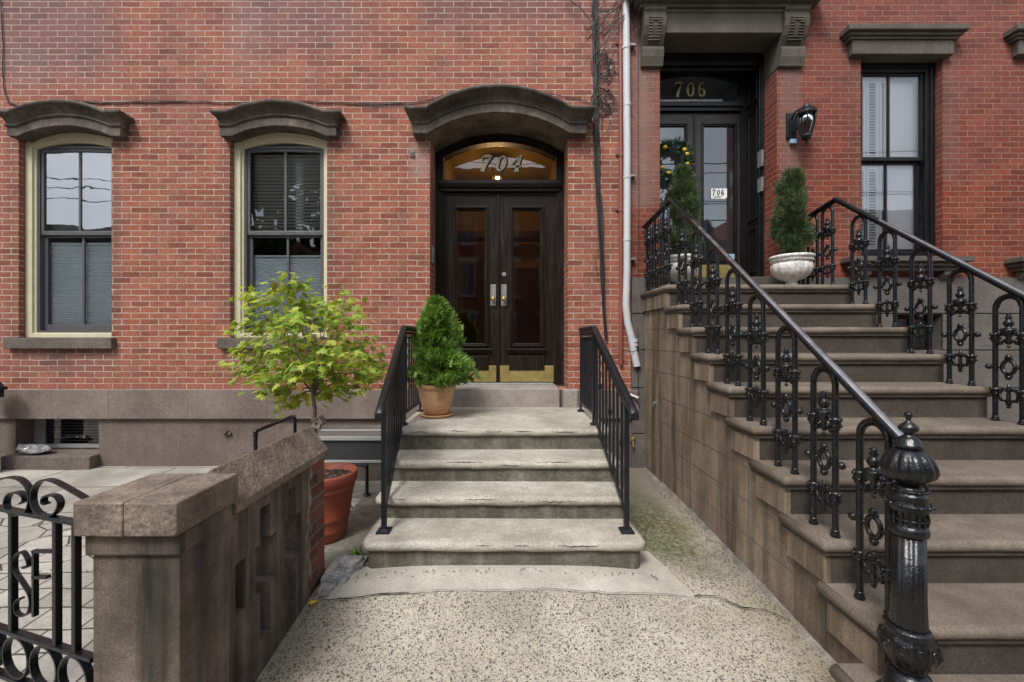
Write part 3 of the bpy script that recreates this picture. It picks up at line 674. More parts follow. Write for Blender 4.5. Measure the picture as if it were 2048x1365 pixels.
# transom bar with mouldings
zt0,zt1=PZ(387,YD),PZ(364,YD)
q=MB(); q.prism([(YD-.02,zt0),(YD-.06,zt0+.01),(YD-.06,zt0+.035),(YD-.09,zt0+.05),(YD-.10,zt0+.085),(YD-.075,zt0+.10),(YD-.07,zt1),(YD+.08,zt1),(YD+.08,zt0)],'x',dr[0]+.03,dr[1]-.03); q.build('transom_bar',M['doorwood'],H)
tx0,tx1=PX(881,YD+.03),PX(1116,YD+.03); zt=zt1
TR=archring(tx0-.012,tx1+.012,zt-.005,PZ(306,YD),.20,.028,YD-.01,YD+.05,botbar=.02).build('transom',M['doorwood'],H,bevel=.003)
ff=arch_fn(tx0,tx1,PZ(306,YD)+.0,.19); pts=[(tx0,zt)]+[(x,ff(x)) for x in lin(tx0,tx1,20)]+[(tx1,zt)]
q=MB(); q.add([(p[0],YD+.03,p[1]) for p in pts],[tuple(range(len(pts)))]); q.build('pane',M['glass_door'],TR)
# ---- numerals drawn as strokes
def ell(cx,cy,rx,ry,n=28,a0=0,a1=2*PI): return [(cx+rx*math.cos(a0+(a1-a0)*i/n),cy+ry*math.sin(a0+(a1-a0)*i/n)) for i in range(n+1)]
def stroke(b,pts,ws,tf,y,th):
    n=len(pts); vs=[];fs=[]
    for i,(x,z) in enumerate(pts):
        a=pts[max(i-1,0)];c=pts[min(i+1,n-1)]; d=Vector((c[0]-a[0],c[1]-a[1])); d.normalize(); nn=Vector((-d.y,d.x)); t=i/(n-1)
        k=t*(len(ws)-1); j=min(int(k),len(ws)-2); w_=lerp(ws[j],ws[j+1],k-j)/2
        for sg in(-1,1):
            u,v=tf(x+nn.x*w_*sg,z+nn.y*w_*sg); vs+=[(u,y,v),(u,y+th,v)]
    for i in range(n-1):
        o=4*i; fs+=[(o,o+2,o+6,o+4),(o+1,o+5,o+7,o+3),(o,o+4,o+5,o+1),(o+2,o+3,o+7,o+6)]
    fs+=[(0,1,3,2),(4*n-4,4*n-2,4*n-1,4*n-3)]
    b.add(vs,fs)
def qb(p0,p1,p2,n=10): return [((1-t)**2*p0[0]+2*t*(1-t)*p1[0]+t*t*p2[0],(1-t)**2*p0[1]+2*t*(1-t)*p1[1]+t*t*p2[1]) for t in [i/n for i in range(n+1)]]
DIG={'7':[([(.0,.72),(.03,.98)],[.05,.05]),(qb((.02,.9),(.25,1.02),(.66,.9)),[.16,.14,.10]),(qb((.65,.93),(.3,.55),(.22,0)),[.04,.16,.24])],
 '0':[(ell(.36,.5,.25,.44,28,PI/2,PI/2+2*PI),[.05,.1,.2,.1,.05,.1,.2,.1,.05])],
 '4':[([(.46,.98),(.0,.34)],[.1,.06]),([(.0,.3),(.74,.3)],[.10,.10]),([(.52,1.0),(.50,.02)],[.2,.2]),([(.36,.02),(.68,.02)],[.05,.05])],
 '6':[(ell(.36,.3,.22,.24,24,PI/2,PI/2+2*PI),[.05,.1,.2,.1,.05,.1,.2,.1,.05]),(qb((.13,.22),(.02,.98),(.46,.96),14),[.18,.19,.12,.05]),([(.45,.90),(.54,.87)],[.10,.12])]}
def numerals(txt,x0,z0,h,w,y,par,slant=.25,grow=0,mat=None,th=.004,names='numerals'):
    b=MB()
    for i,ch in enumerate(txt):
        for pts,ws in DIG[ch]:
            stroke(b,pts,[q_+grow for q_ in ws],lambda x,z,i=i:(x0+i*w+(x+slant*z)*w*.98,z0+z*h),y,th)
    return b.build(names,mat,par)
nx,nz=PX(958,YD),PZ(342,YD)
numerals('704',nx+.012,nz-.008,.20,.185,YD+.022,TR,.28,.09,M['ink'],.003,'numeral_shadow')
numerals('704',nx,nz,.20,.185,YD+.016,TR,.28,.035,M['gold'],.004)
# ---- door leaves
def leaf(x0,x1,gx0,gx1,handle_x,side):
    z0,z1=.842,PZ(391,YD); gz0,gz1=PZ(688,YD),PZ(420,YD)
    q=MB()
    q.box(x0,gx0,YD,YD+.055,z0,z1); q.box(gx1,x1,YD,YD+.055,z0,z1); q.box(gx0,gx1,YD,YD+.055,z0,gz0); q.box(gx0,gx1,YD,YD+.055,gz1,z1)
    D=q.build('door_leaf',M['doorwood'],H)
    q=MB()   # bolection moulding round the glass
    for o,pr in((.052,.018),(.034,.034),(.014,.012)):
        q.box(gx0-o,gx0-o+.02,YD-pr,YD,gz0-o,gz1+o); q.box(gx1+o-.02,gx1+o,YD-pr,YD,gz0-o,gz1+o)
        q.box(gx0-o+.02,gx1+o-.02,YD-pr,YD,gz1+o-.02,gz1+o); q.box(gx0-o+.02,gx1+o-.02,YD-pr,YD,gz0-o,gz0-o+.02)
    q.box(gx0-.075,gx1+.075,YD-.055,YD-.004,gz0-.085,gz0-.058); q.box(gx0-.062,gx1+.062,YD-.04,YD-.004,gz0-.11,gz0-.0855)
    xx=gx0-.05
    while xx<gx1+.04: q.box(xx,xx+.014,YD-.022,YD-.003,gz0-.135,gz0-.111); xx+=.026
    q.box(gx0-.05,gx1+.05,YD-.014,YD-.002,gz0-.33,gz0-.15)
    q.build('moulding',M['doorwood'],D,bevel=.005)
    q=MB(); q.add([(gx0,YD+.025,gz0),(gx1,YD+.025,gz0),(gx1,YD+.025,gz1),(gx0,YD+.025,gz1)],[(0,1,2,3)]); q.build('pane',M['glass_door'],D)
    q=MB(); q.box(x0+.02,x1-.018,YD-.006,YD-.0005,PZ(764,YD),PZ(731.5,YD)); q.build('kick_plate',M['kick'],D,bevel=.001)
    q=MB(); q.box(handle_x-.034,handle_x+.034,YD-.008,YD-.0005,PZ(612,YD),PZ(570,YD)); q.build('handle_plate',M['steel'],D,bevel=.003)
    q=MB(); zz=PZ(599,YD); q.tube([(handle_x,YD-.008,zz),(handle_x,YD-.045,zz)],.012,12); q.ball((handle_x,YD-.055,zz),.031,16,(1,.7,1)); q.build('knob',M['brass'],D)
    if side>0:
        q=MB(); zz=PZ(549,YD); q.tube([(handle_x,YD-.0005,zz),(handle_x,YD-.014,zz)],.026,16); q.build('deadbolt',M['steel'],D)
    return D
xm=PX(996,YD)
leaf(PX(889,YD),xm-.004,PX(914,YD),PX(970,YD),PX(986.5,YD),-1)
leaf(xm+.004,PX(1110,YD),PX(1026,YD),PX(1081,YD),PX(1008,YD),1)
q=MB(); q.box(xm-.018,xm+.018,YD-.018,YD-.002,.842,PZ(391,YD)); q.build('astragal',M['doorwood'],H,bevel=.008)
q=MB(); xA,xB=dr[0]+.085,dr[1]-.085
for a,c in((PX(889,YD)-.001,xA),(xB,PX(1110,YD)+.001)): q.box(a,c,YD-.005,YD+.08,zbot,zt0)
q.box(PX(880,YD),PX(1119,YD),YD-.012,YD+.05,PZ(391,YD)+.001,zt0-.001)
q.build('door_casing',M['doorwood'],H,bevel=.003)
room(H,dr[0]+.02,dr[1]-.02,YD+.1,YD+2.6,.8,4.05,M['hall'],'hallway')
q=MB(); q.box(-.60,-.05,YD+2.0,YD+2.05,.82,3.0); q.box(.1,.5,YD+2.0,YD+2.05,.82,2.6); q.box(-.88,.64,YD+1.9,YD+2.3,3.1,3.2);q.build('inner_door',M['doorwood'],H)
# intercom on the left reveal
IC=thing('intercom',(dr[0],.15,2.3),'small dark intercom panel on the brick reveal left of the 704 door','intercom')
q=MB(); q.box(dr[0]+.001,dr[0]+.028,.06,.2,2.26,2.46); q.build('case',M['greyplastic'],IC,bevel=.004)
q=MB()
for k in range(4): q.box(dr[0]+.0285,dr[0]+.033,.09,.17,2.285+.04*k,2.305+.04*k)
q.build('button',M['steel'],IC)
# hallway lantern, lit
HL=thing('hall_lantern',(PX(995,1.4),1.4,3.2),'lit glass lantern hanging on a chain behind the 704 transom','hanging lamp')
lx,ly=PX(995,1.4),1.4; lz=PZ(352,1.4)
q=MB(); q.tube([(lx,ly,lz+.16),(lx,ly,4.04)],.006,6)
for a in range(4):
    dx,dy=(.07 if a%2 else -.07),(.07 if a//2 else -.07); q.tube([(lx+dx,ly+dy,lz-.12),(lx+dx,ly+dy,lz+.10),(lx,ly,lz+.17)],.007,6)
q.box(lx-.08,lx+.08,ly-.08,ly+.08,lz-.135,lz-.12); q.build('lantern_frame',M['brass'],HL)
te=NT('lamp_bulb'); te.b.inputs['Emission Color'].default_value=(1,.62,.22,1); te.b.inputs['Emission Strength'].default_value=9
q=MB(); 
for dx in(-.02,.02,0): q.ball((lx+dx,ly,lz-.05+abs(dx)),.015,10,(1,1,1.8))
q.build('bulb',te.m,HL)
pl=bpy.data.lights.new('hall_lamp','POINT'); pl.energy=11; pl.color=(1,.66,.3); pl.shadow_soft_size=.08
po=bpy.data.objects.new('hall_lamp',pl); sc.collection.objects.link(po); po.parent=HL; po.location=(0,-.0,lz-.35-3.2)

# ================================================================== low stoop (704)
ST=thing('stone_stoop',(-.05,-1.2,-.05),'low four step pale concrete stoop with mossy risers leading to the 704 door','stoop')
def lowstep(x0,x1,yn,yb,zt,zlow,rc):
    t_=.062
    q=MB(); q.roundslab(x0,x1,yn,yb,zt-t_,zt,rc); q.jitter(.007,5,3); q.jitter(.004,17,1)
    T=q.build('step',M['tread'],ST)
    q=MB(); ov=.035
    o=[]; a=max(rc-ov,.01); xa,xb,ya=x0+ov,x1-ov,yn+ov
    o.append((xa,yb))
    for i in range(6): t=PI+PI/2*i/5; o.append((xa+a+a*math.cos(t),ya+a+a*math.sin(t)))
    for i in range(6): t=1.5*PI+PI/2*i/5; o.append((xb-a+a*math.cos(t),ya+a+a*math.sin(t)))
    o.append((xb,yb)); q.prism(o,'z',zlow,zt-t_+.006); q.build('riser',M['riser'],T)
    x=x0+.15
    while x<x1-.3:
        L=random.uniform(.08,.32)
        if random.random()<.8:
            q=MB(); zc=zt-random.uniform(.006,.030); yc_=yn+.031-math.sqrt(max(.031**2-(zc-(zt-.031))**2,0)); ph=random.uniform(0,99)
            m_=max(6,int(L/.012)); q.tube([(x+L*i/m_,yc_-.0005+.003*mnoise.noise(Vector((ph,i*.5,0))),zc+.007*mnoise.noise(Vector((i*.35,ph,3)))) for i in range(m_+1)],[.0006+.0019*math.sin(PI*i/m_)*(.5+random.random()) for i in range(m_+1)],5); q.build('crack',M['crackdirt'],T)
        x+=L+random.uniform(.02,.2)
LZ=.606
lowstep(-1.0,.885,-1.235,-.046,LZ,.40,.05)
lowstep(-.97,.875,-1.575,-1.15,.425,.24,.05)
lowstep(-.955,.868,-1.90,-1.5,.262,.08,.06)
lowstep(-.935,.872,-2.235,-1.83,.103,-.3,.085)
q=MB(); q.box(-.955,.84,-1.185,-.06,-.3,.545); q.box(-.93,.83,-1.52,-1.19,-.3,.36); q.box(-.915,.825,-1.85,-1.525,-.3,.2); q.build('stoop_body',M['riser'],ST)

# ---- railings of the low stoop
def low_railing(xt,xb,label,mirror):
    R=thing('iron_railing',(xt,-1.3,LZ),label,'railing','black iron railings of the low stoop')
    ytop,ypost,yfoot=-.34,-1.05,-2.07
    def X(y): return xt if y>ypost else lerp(xt,xb,(ypost-y)/(ypost-yfoot))
    def Zr(y): return 1.48 if y>ypost else 1.48-.470*(ypost-y)
    def Zb(y): return .70 if y>ypost else lerp(.66,.20,(ypost-y)/(ypost-yfoot))
    q=MB() # moulded handrail
    yy=[ytop,ypost+.03,ypost,ypost-.03]+lin(ypost-.1,-2.20,6)+[-2.235,-2.25]
    pts=[(X(y),y,Zr(y)-(0 if y>-2.22 else (.004 if y>-2.24 else .02))) for y in yy]
    vs=[];fs=[]; prof=[(-.026,-.016),(-.028,.0),(-.022,.014),(-.01,.021),(.01,.021),(.022,.014),(.028,0),(.026,-.016)]; n=len(prof)
    for p in pts: vs+=[(p[0]+a,p[1],p[2]+b_) for a,b_ in prof]
    for i in range(len(pts)-1):
        for k in range(n): fs.append((i*n+k,i*n+(k+1)%n,(i+1)*n+(k+1)%n,(i+1)*n+k))
    q.add(vs,fs,True); q.add(vs[:n],[tuple(range(n))]); q.add(vs[-n:],[tuple(range(n))[::-1]])
    q.build('handrail',M['ironmatte'],R)
    q=MB(); 
    def bar(y0,y1,z0f,h,w_):
        m=8; ysb=lin(y0,y1,m)
        vs=[]
        for y in ysb: z=z0f(y); vs+=[(X(y)-w_,y,z),(X(y)+w_,y,z),(X(y)+w_,y,z+h),(X(y)-w_,y,z+h)]
        fs=[(4*i+k,4*i+(k+1)%4,4*i+4+(k+1)%4,4*i+4+k) for i in range(m) for k in range(4)]+[(0,1,2,3),(4*m+3,4*m+2,4*m+1,4*m)]
        q.add(vs,fs)
    bar(ytop,ypost+.018,lambda y:1.385,.018,.011); bar(ytop,ypost+.018,lambda y:1.448,.014,.011)
    bar(ytop,ypost+.018,Zb,.02,.012); bar(ypost-.015,yfoot+.02,lambda y:Zr(y)-.085,.02,.011); bar(ypost-.015,-2.03,Zb,.034,.008)
    q.build('rail_bar',M['ironmatte'],R)
    for y,zf in((ytop+.012,LZ),(ypost,LZ),(yfoot,.103)):
        q=MB(); r_=.0165 if y<-.5 else .010; q.box(X(y)-r_,X(y)+r_,y-r_,y+r_,zf+.001,Zr(y)-.012); q.build('post',M['ironmatte'],R,bevel=.003)
        q=MB(); e=.043 if y<-1.5 else .034
        q.add([(X(y)-e,y-e,zf+.001),(X(y)+e,y-e,zf+.001),(X(y)+e,y+e,zf+.001),(X(y)-e,y+e,zf+.001),(X(y)-e,y-e,zf+.012),(X(y)+e,y-e,zf+.012),(X(y)+e,y+e,zf+.012),(X(y)-e,y+e,zf+.012),
          (X(y)-e*.5,y-e*.5,zf+.024),(X(y)+e*.5,y-e*.5,zf+.024),(X(y)+e*.5,y+e*.5,zf+.024),(X(y)-e*.5,y+e*.5,zf+.024)],
          [(0,1,5,4),(1,2,6,5),(2,3,7,6),(3,0,4,7),(4,5,9,8),(5,6,10,9),(6,7,11,10),(7,4,8,11),(8,9,10,11)]); q.build('base_plate',M['ironmatte'],R)
    k=0
    def bal(y,ztop):
        nonlocal k
        q=MB(); h=.0078; q.box(X(y)-h,X(y)+h,y-h,y+h,Zb(y)+.01,ztop)
        if k%3==1:
            zc=lerp(Zb(y),ztop,.52 if y>ypost else .55)
            q.box(X(y)-.0175,X(y)+.0175,y-.0175,y+.0175,zc,zc+.012); q.box(X(y)-.013,X(y)+.013,y-.013,y+.013,zc-.014,zc-.001); q.box(X(y)-.013,X(y)+.013,y-.013,y+.013,zc+.013,zc+.026)
        q.build('baluster',M['ironmatte'],R); k+=1
    for y in lin(ytop+.0,ypost,7)[1:-1]: bal(y,1.39)
    for y in lin(ypost,yfoot,9)[1:-1]: bal(y,Zr(y)-.07)
    q=MB() # scroll frieze under the level part
    y=ytop+.05
    while y<ytop+.02+0 or y>ypost+.06:
        for sg in(1,-1):
            pp=[(X(y),y+sg*(.012+.016*math.cos(a))*1.0,1.425+sg*.0+.017*math.sin(a)*(1-.1*a/ (2*PI))) for a in lin(0,1.6*PI,10)]
            q.tube(pp,.0042,5)
        y-=.062
        if y<ypost+.05: break
    q.tube([(X(ytop),ytop,1.424),(X(ypost),ypost,1.424)],.004,5)
    q.build('scroll_frieze',M['ironmatte'],R)
    q=MB(); q.torus((X(-2.17),-2.17,Zr(-2.17)-.045),.03,.006,'x',14,6); q.build('end_scroll',M['ironmatte'],R)
    return R
low_railing(.765,.775,'black iron railing on the right side of the low stoop, toward the brownstone stairs',1)
low_railing(-.945,-.825,'black iron railing on the left side of the low stoop, beside the potted evergreen',-1)

# ================================================================== HOUSE 706
K=thing('brick_house',(5,0,-.1),'deep red brick house with flat stone lintels and number 706 above its black door','house')
p0,p1=1.724,3.06; zlt=4.80; zth=2.085
v0,v1=4.02,4.955; DX=1.87
holes=[(p0,p1,1.8,lambda x:zlt+.008,.24,False)]+[(v0+d,v1+d,2.29,lambda x:4.592,.1,False) for d in(0,DX)]
b=MB(); wall(b,1.393,11,2.083,8.5,[(h[0],h[1],max(h[2],2.0835),h[3],h[4],h[5]) for h in holes],Y=.003); b.build('wall',M['brick_b'],K)
# base: large rendered blocks with recessed joints
b=MB(); bx0,bx1=4.38,4.93
rows=[-.4,.30,.82,1.25,1.665,2.080]
for r0,r1 in zip(rows,rows[1:]):
    top=r0>1.6
    xs_=[1.395,p0 if r1>2 else 3.2]
    b.box(1.397,p0,-.03,.0,r0+.008,r1-.004) if r1>2 else b.box(1.397,3.0,-.03,.0,r0+.008,r1-.004)
    if r0>1.1 and r0<1.6:
        b.box(3.06,bx0,-.03,.0,r0+.008,r1-.004); b.box(bx1,11,-.03,.0,r0+.008,r1-.004)
    else: b.box(3.06,11,-.03,.0,r0+.008,r1-.004)
b.build('base_course',M['base_b'],K,bevel=.004)
b=MB(); b.box(1.396,p0,-.012,.24,-.4,2.082); b.build('base_core',M['lintel_b'],K); b=MB(); b.box(p1,bx0,-.012,.24,-.4,2.081);b.box(bx1,11,-.012,.24,-.4,2.081); b.box(bx0,bx1,-.012,.24,-.4,1.25); b.box(bx0,bx1,-.012,.24,1.66,2.081); b.build('base_core',M['lintel_b'],K)
q=MB(); q.box(bx0,bx1,.10,.13,1.251,1.29); q.box(bx0,bx1,.10,.13,1.61,1.66); q.box(bx0,bx0+.05,.10,.13,1.29,1.61); q.box(bx1-.05,bx1,.10,.13,1.29,1.61); q.box(4.66,4.69,.10,.13,1.29,1.61); bb=q.build('window',M['blackwood'],K)
q=MB(); q.add([(bx0,.115,1.25),(bx1,.115,1.25),(bx1,.115,1.66),(bx0,.115,1.66)],[(0,1,2,3)]); q.build('pane',M['glass_sky'],bb); room(bb,bx0-.02,bx1+.02,.245,.6,1.2,1.7,M['roomlight'])
# portal hood: beam, cornice, two carved brackets
q=MB()
q.prism([(.24,4.805),(-.10,4.805),(-.10,5.02),(-.12,5.03),(-.12,5.06),(.0,5.06),(.24,5.06)],'x',p0-.0,p1)
for (d,z0_,z1_) in((.15,5.062,5.10),(.20,5.102,5.15),(.26,5.152,5.19),(.32,5.192,5.28)):
    q.box(p0-.27-(d-.15)*1.0,p1+.30+(d-.15)*.9,-d,.0,z0_,z1_)
HD=q.build('door_hood',M['lintel_b'],K,bevel=.006)
def bracket(x0,x1,zt,zb):
    q=MB(); prof=[(0,zt),(-.155,zt),(-.16,zt-.03),(-.14,zt-.05),(-.148,zt-.08),(-.155,zt-.12),(-.14,zt-.2),(-.105,zt-.28),(-.07,zt-.33),(-.045,zt-.37),(-.045,zt-.385),(-.075,zt-.39),(-.08,zt-.42),(-.07,zt-.5),(-.045,zb+.02),(-.04,zb),(0,zb)]
    q.prism(prof,'x',x0,x1)
    B=q.build('bracket',M['lintel_b'],K,bevel=.004)
    q=MB()
    n=9
    for i in range(n):
        z=zt-.12-.21*i/(n-1); d=.150 if z>zt-.17 else lerp(.150,.085,(zt-.17-z)/.17)
        xa,xb=x0+.055,x1-.055; xm_=(xa+xb)/2
        if i in (0,1,n-2,n-1): q.box(xa,xb,-d-.012,-d+.03,z-.005,z+.007)
        else: q.box(xa,xm_-.028,-d-.012,-d+.03,z-.005,z+.007); q.box(xm_+.028,xb,-d-.012,-d+.03,z-.005,z+.007)
    q.build('carving',M['hood'],B)
bracket(1.50,1.745,5.06,4.47); bracket(3.062,3.335,5.06,4.47)
q=MB(); q.add([(p1-.006,-.04,4.47),(p1-.006,.24,4.47),(p1-.006,.24,4.8),(p1-.006,-.1,4.8),(p1+.01,-.04,4.47),(p1+.01,.24,4.47),(p1+.01,.24,4.8),(p1+.01,-.1,4.8)],[(0,1,2,3),(0,4,5,1),(7,6,5,4)]); q.build('impost',M['lintel_b'],K)
# black timber surround of the portal
YE=.55
q=MB()
q.box(p0,p0+.05,.24,YE+.1,zth,4.8); q.box(p1-.03,p1,.24,YE+.1,zth,4.8)
q.box(p0,p1,.2405,.29,4.70,4.83); q.box(p0+.02,p1-.02,.29,YE,4.74,4.80)
q.box(p1-.05,p1-.02,.26,.29,zth,4.7); q.box(p0+.02,p0+.06,.26,.29,zth,4.7)
for o in(0,.035): q.box(p0+.02+o,p1-.02-o,.245-.01+o*1.4,.27+o*1.4,4.66-o,4.70-o)
PF=q.build('door_frame',M['blackwood'],K,bevel=.004)
q=MB()
for za,zb in((2.2,2.75),(2.85,4.2),(4.3,4.62)): 
    q.box(p1-.045,p1-.029,.33,.35,za,zb); q.box(p1-.045,p1-.029,.50,.52,za,zb); q.box(p1-.045,p1-.029,.35,.50,za,za+.02); q.box(p1-.045,p1-.029,.35,.50,zb-.02,zb)
q.build('panel',M['blackwood'],PF,bevel=.003)
ex0,ex1=1.775,2.935; exm=2.352
q=MB(); q.box(p0+.05,ex0,YE-.02,YE+.06,zth,4.74); q.box(ex1,p1-.03,YE-.02,YE+.06,zth,4.74)
q.box(ex0,ex1,YE-.05,YE+.06,4.255,4.30); q.box(ex0-.02,ex1+.02,YE-.075,YE+.06,4.302,4.345); q.box(ex0,ex1,YE-.04,YE+.06,4.347,4.375)
q.build('door_casing',M['blackwood'],K,bevel=.005)
ft=arch_fn(ex0+.01,ex1-.02,4.64,.10)
q=MB(); pts=[(ex0,4.375)]; xsq=lin(ex0+.01,ex1-.02,20)
for xa,xb in zip(xsq,xsq[1:]): q.add([(xa,YE,ft(xa)),(xb,YE,ft(xb)),(xb,YE,4.76),(xa,YE,4.76),(xa,YE+.05,ft(xa)),(xb,YE+.05,ft(xb))],[(0,1,2,3),(4,5,1,0)])
TR2=q.build('transom',M['blackwood'],K)
q=MB(); q.add([(ex0,YE+.02,4.375),(ex1,YE+.02,4.375),(ex1,YE+.02,4.76),(ex0,YE+.02,4.76)],[(0,1,2,3)]); q.build('pane',M['glass_b'],TR2)
nx,nz=PX(1350,YE),PZ(194,YE)
numerals('706',nx+.012,nz-.006,.19,.145,YE+.010,TR2,.05,.06,M['ink'],.003,'numeral_shadow')
numerals('706',nx,nz,.19,.145,YE+.003,TR2,.05,.0,M['gold2'],.004)
def leaf2(x0,x1,gx0,gx1):
    z0,z1=2.15,4.25; gz0,gz1=PZ(522,YE),PZ(251,YE); q=MB()
    q.box(x0,gx0,YE,YE+.05,z0,z1); q.box(gx1,x1,YE,YE+.05,z0,z1); q.box(gx0,gx1,YE,YE+.05,z0,gz0); q.box(gx0,gx1,YE,YE+.05,gz1,z1)
    D=q.build('door_leaf',M['leaf2'],K,bevel=.004)
    q=MB()
    for o,pr in((.02,.014),(.004,.006)): 
        q.box(gx0-o,gx0-o+.014,YE-pr,YE,gz0-o,gz1+o); q.box(gx1+o-.014,gx1+o,YE-pr,YE,gz0-o,gz1+o); q.box(gx0-o,gx1+o,YE-pr,YE,gz1+o-.014,gz1+o); q.box(gx0-o,gx1+o,YE-pr,YE,gz0-o,gz0-o+.014)
    q.build('moulding',M['blackwood'],D,bevel=.003)
    q=MB(); q.add([(gx0,YE+.02,gz0),(gx1,YE+.02,gz0),(gx1,YE+.02,gz1),(gx0,YE+.02,gz1)],[(0,1,2,3)]); q.build('pane',M['glass_706'],D)
    q=MB(); q.box(x0+.02,x1-.02,YE-.005,YE-.0005,2.16,2.32); q.build('kick_plate',M['kick'],D)
M['leaf2']=paint_mat('brown_black_door_paint',(.03,.024,.021),.4,.3)
leaf2(ex0,exm-.003,1.86,2.25); leaf2(exm+.003,ex1,PX(1406,YE),PX(1471,YE))
q=MB(); q.box(exm-.014,exm+.014,YE-.014,YE-.001,2.15,4.25); q.build('astragal',M['blackwood'],K,bevel=.004)
room(K,p0,p1,YE+.06,YE+1.2,2.08,4.85,M['roomlight'],'vestibule')
q=MB(); q.box(p0,p1+.0,-.035,YE+.1,1.9,zth); q.build('threshold',M['lintel_b'],K,bevel=.01)
# 706 windows
def window706(d,label=None):
    a0,a1=v0+d,v1+d
    q=MB()
    for (o,y0,y1) in((0,.085,.12),(.045,.105,.15)):
        q.box(a0+o,a0+o+.05,y0,y1,2.30,4.585); q.box(a1-o-.05,a1-o,y0,y1,2.30,4.585)
        q.box(a0+o+.05,a1-o-.05,y0,y1,4.585-.05-o,4.585-o); q.box(a0+o+.05,a1-o-.05,y0,y1,2.30+o,2.30+o+.05)
    W=q.build('window',M['blackwood'],K,bevel=.006)
    xa,xb=a0+.095,a1-.095; mz=PZ(320,.15)
    q=MB()
    def sash(xa,xb,za,zb,y,wd=.03,bt=.05):
        q.box(xa,xa+wd,y,y+.035,za,zb); q.box(xb-wd,xb,y,y+.035,za,zb); q.box(xa+wd,xb-wd,y,y+.035,zb-wd,zb); q.box(xa+wd,xb-wd,y,y+.035,za,za+bt)
        c=(xa+xb)/2-.03; q.box(c-.011,c+.011,y+.004,y+.03,za+bt,zb-wd)
    sash(xa,xb,mz-.02,4.50,.13,.03,.045); sash(xa,xb,2.38,mz-.006,.168,.042,.06); q.build('sash',M['blackwood'],W,bevel=.003)
    q=MB(); q.add([(xa,.15,mz),(xb,.15,mz),(xb,.15,4.5),(xa,.15,4.5)],[(0,1,2,3)]); q.add([(xa,.185,2.38),(xb,.185,2.38),(xb,.185,mz-.03),(xa,.185,mz-.03)],[(0,1,2,3)]); q.build('pane',M['glass_706'],W)
    q=MB()   # louvred shutters folded inside
    c=(xa+xb)/2-.03
    for (sa,sb) in((xa+.0,xa+.13),(xa+.14,c-.06),(c-.05,c+.04),):
        for (za,zb) in((2.42,mz-.05),(mz+.02,4.48)):
            q.box(sa,sa+.028,.205,.225,za,zb); q.box(sb-.028,sb,.205,.225,za,zb); q.box(sa+.028,sb-.028,.205,.225,za,za+.05); q.box(sa+.028,sb-.028,.205,.225,zb-.05,zb)
            z=za+.06
            while z<zb-.06: q.add([(sa+.028,.203,z),(sb-.028,.203,z),(sb-.028,.225,z+.022),(sa+.028,.225,z+.022)],[(0,1,2,3)]); z+=.034
    q.box(c+.06,xb,.222,.228,2.42,4.48)
    q.build('shutter',M['shutter'],W); room(W,a0-.05,a1+.05,.104,.6,2.2,4.7,M['roomlight'])
    q=MB(); q.box(a0-.15,a1+.06,-.07,.095,4.588,4.745)
    for dd,z0_,z1_ in((.09,4.747,4.775),(.115,4.777,4.81),(.15,4.812,4.875)): q.box(a0-.15-(dd-.05),a1+.06+(dd-.05),-dd,.004,z0_,z1_)
    q.build('lintel',M['lintel_b'],K,bevel=.008)
    q=MB()
    for dd,z0_,z1_ in((.19,2.235,2.29),(.15,2.19,2.233),(.11,2.145,2.188)): q.box(a0-.24-(dd-.19),a1+.17+(dd-.19)+.0,-dd,.09,z0_,z1_)
    for xx in(a0-.12,a1-.08): q.prism([(0,2.143),(-.10,2.143),(-.10,2.10),(-.06,2.06),(0,2.03)],'x',xx,xx+.16)
    q.build('sill',M['lintel_b'],K,bevel=.006)
window706(0); window706(DX)
# wall lantern
WL=thing('wall_lantern',(3.22,-.01,3.65),'black glazed lantern bracketed on the red brick wall right of the 706 door','wall lamp')
yc=-.17; lx=PX(1613,yc); zT,zB=PZ(205,yc),PZ(288,yc)
q=MB(); q.box(3.16,3.27,-.022,.002,3.66,3.95); q.tube([(3.215,-.02,3.88),(3.215,-.08,3.93),(lx-.02,-.12,3.95),(lx,yc,3.92)],.012,8); q.tube([(3.215,-.02,3.72),(lx-.03,yc+.03,3.76)],.01,6); q.build('bracket',M['ironmatte'],WL,bevel=.004)
q=MB(); H6=6
q.lathe([(.105,zT-.14),(.113,zT-.13),(.10,zT-.115),(.075,zT-.075),(.045,zT-.06),(.05,zT-.05),(.02,zT-.03),(.024,zT-.018),(.004,zT)],(lx,yc,0),H6); q.build('roof',M['ironmatte'],WL)
for f_ in q.sm: pass
q=MB()
for k in range(6):
    a=PI/3*k; q.tube([(lx+.099*math.cos(a),yc+.099*math.sin(a),zT-.14),(lx+.088*math.cos(a),yc+.088*math.sin(a),zT-.24),(lx+.047*math.cos(a),yc+.047*math.sin(a),zB+.09)],.008,5)
q.lathe([(.004,zB),(.014,zB+.02),(.012,zB+.03),(.04,zB+.045),(.05,zB+.07),(.06,zB+.09),(.05,zB+.10)],(lx,yc,0),6); q.build('cage',M['ironmatte'],WL)
q=MB(); q.lathe([(.093,zT-.142),(.082,zT-.24),(.043,zB+.09)],(lx,yc,0),6,closed=False); q.build('pane',M['glass_lamp'],WL)
q=MB(); q.tube([(lx,yc,zB+.10),(lx,yc,zB+.20)],.012,8); q.ball((lx,yc,zB+.24),.026,10); q.build('bulb',M['greyplastic'],WL)
q=MB(); q.box(3.19,3.26,-.04,-.02,3.60,3.645); tag(q.build('tape_strip',M['blue']),'pale blue tape stuck below the black wall lantern','tape')
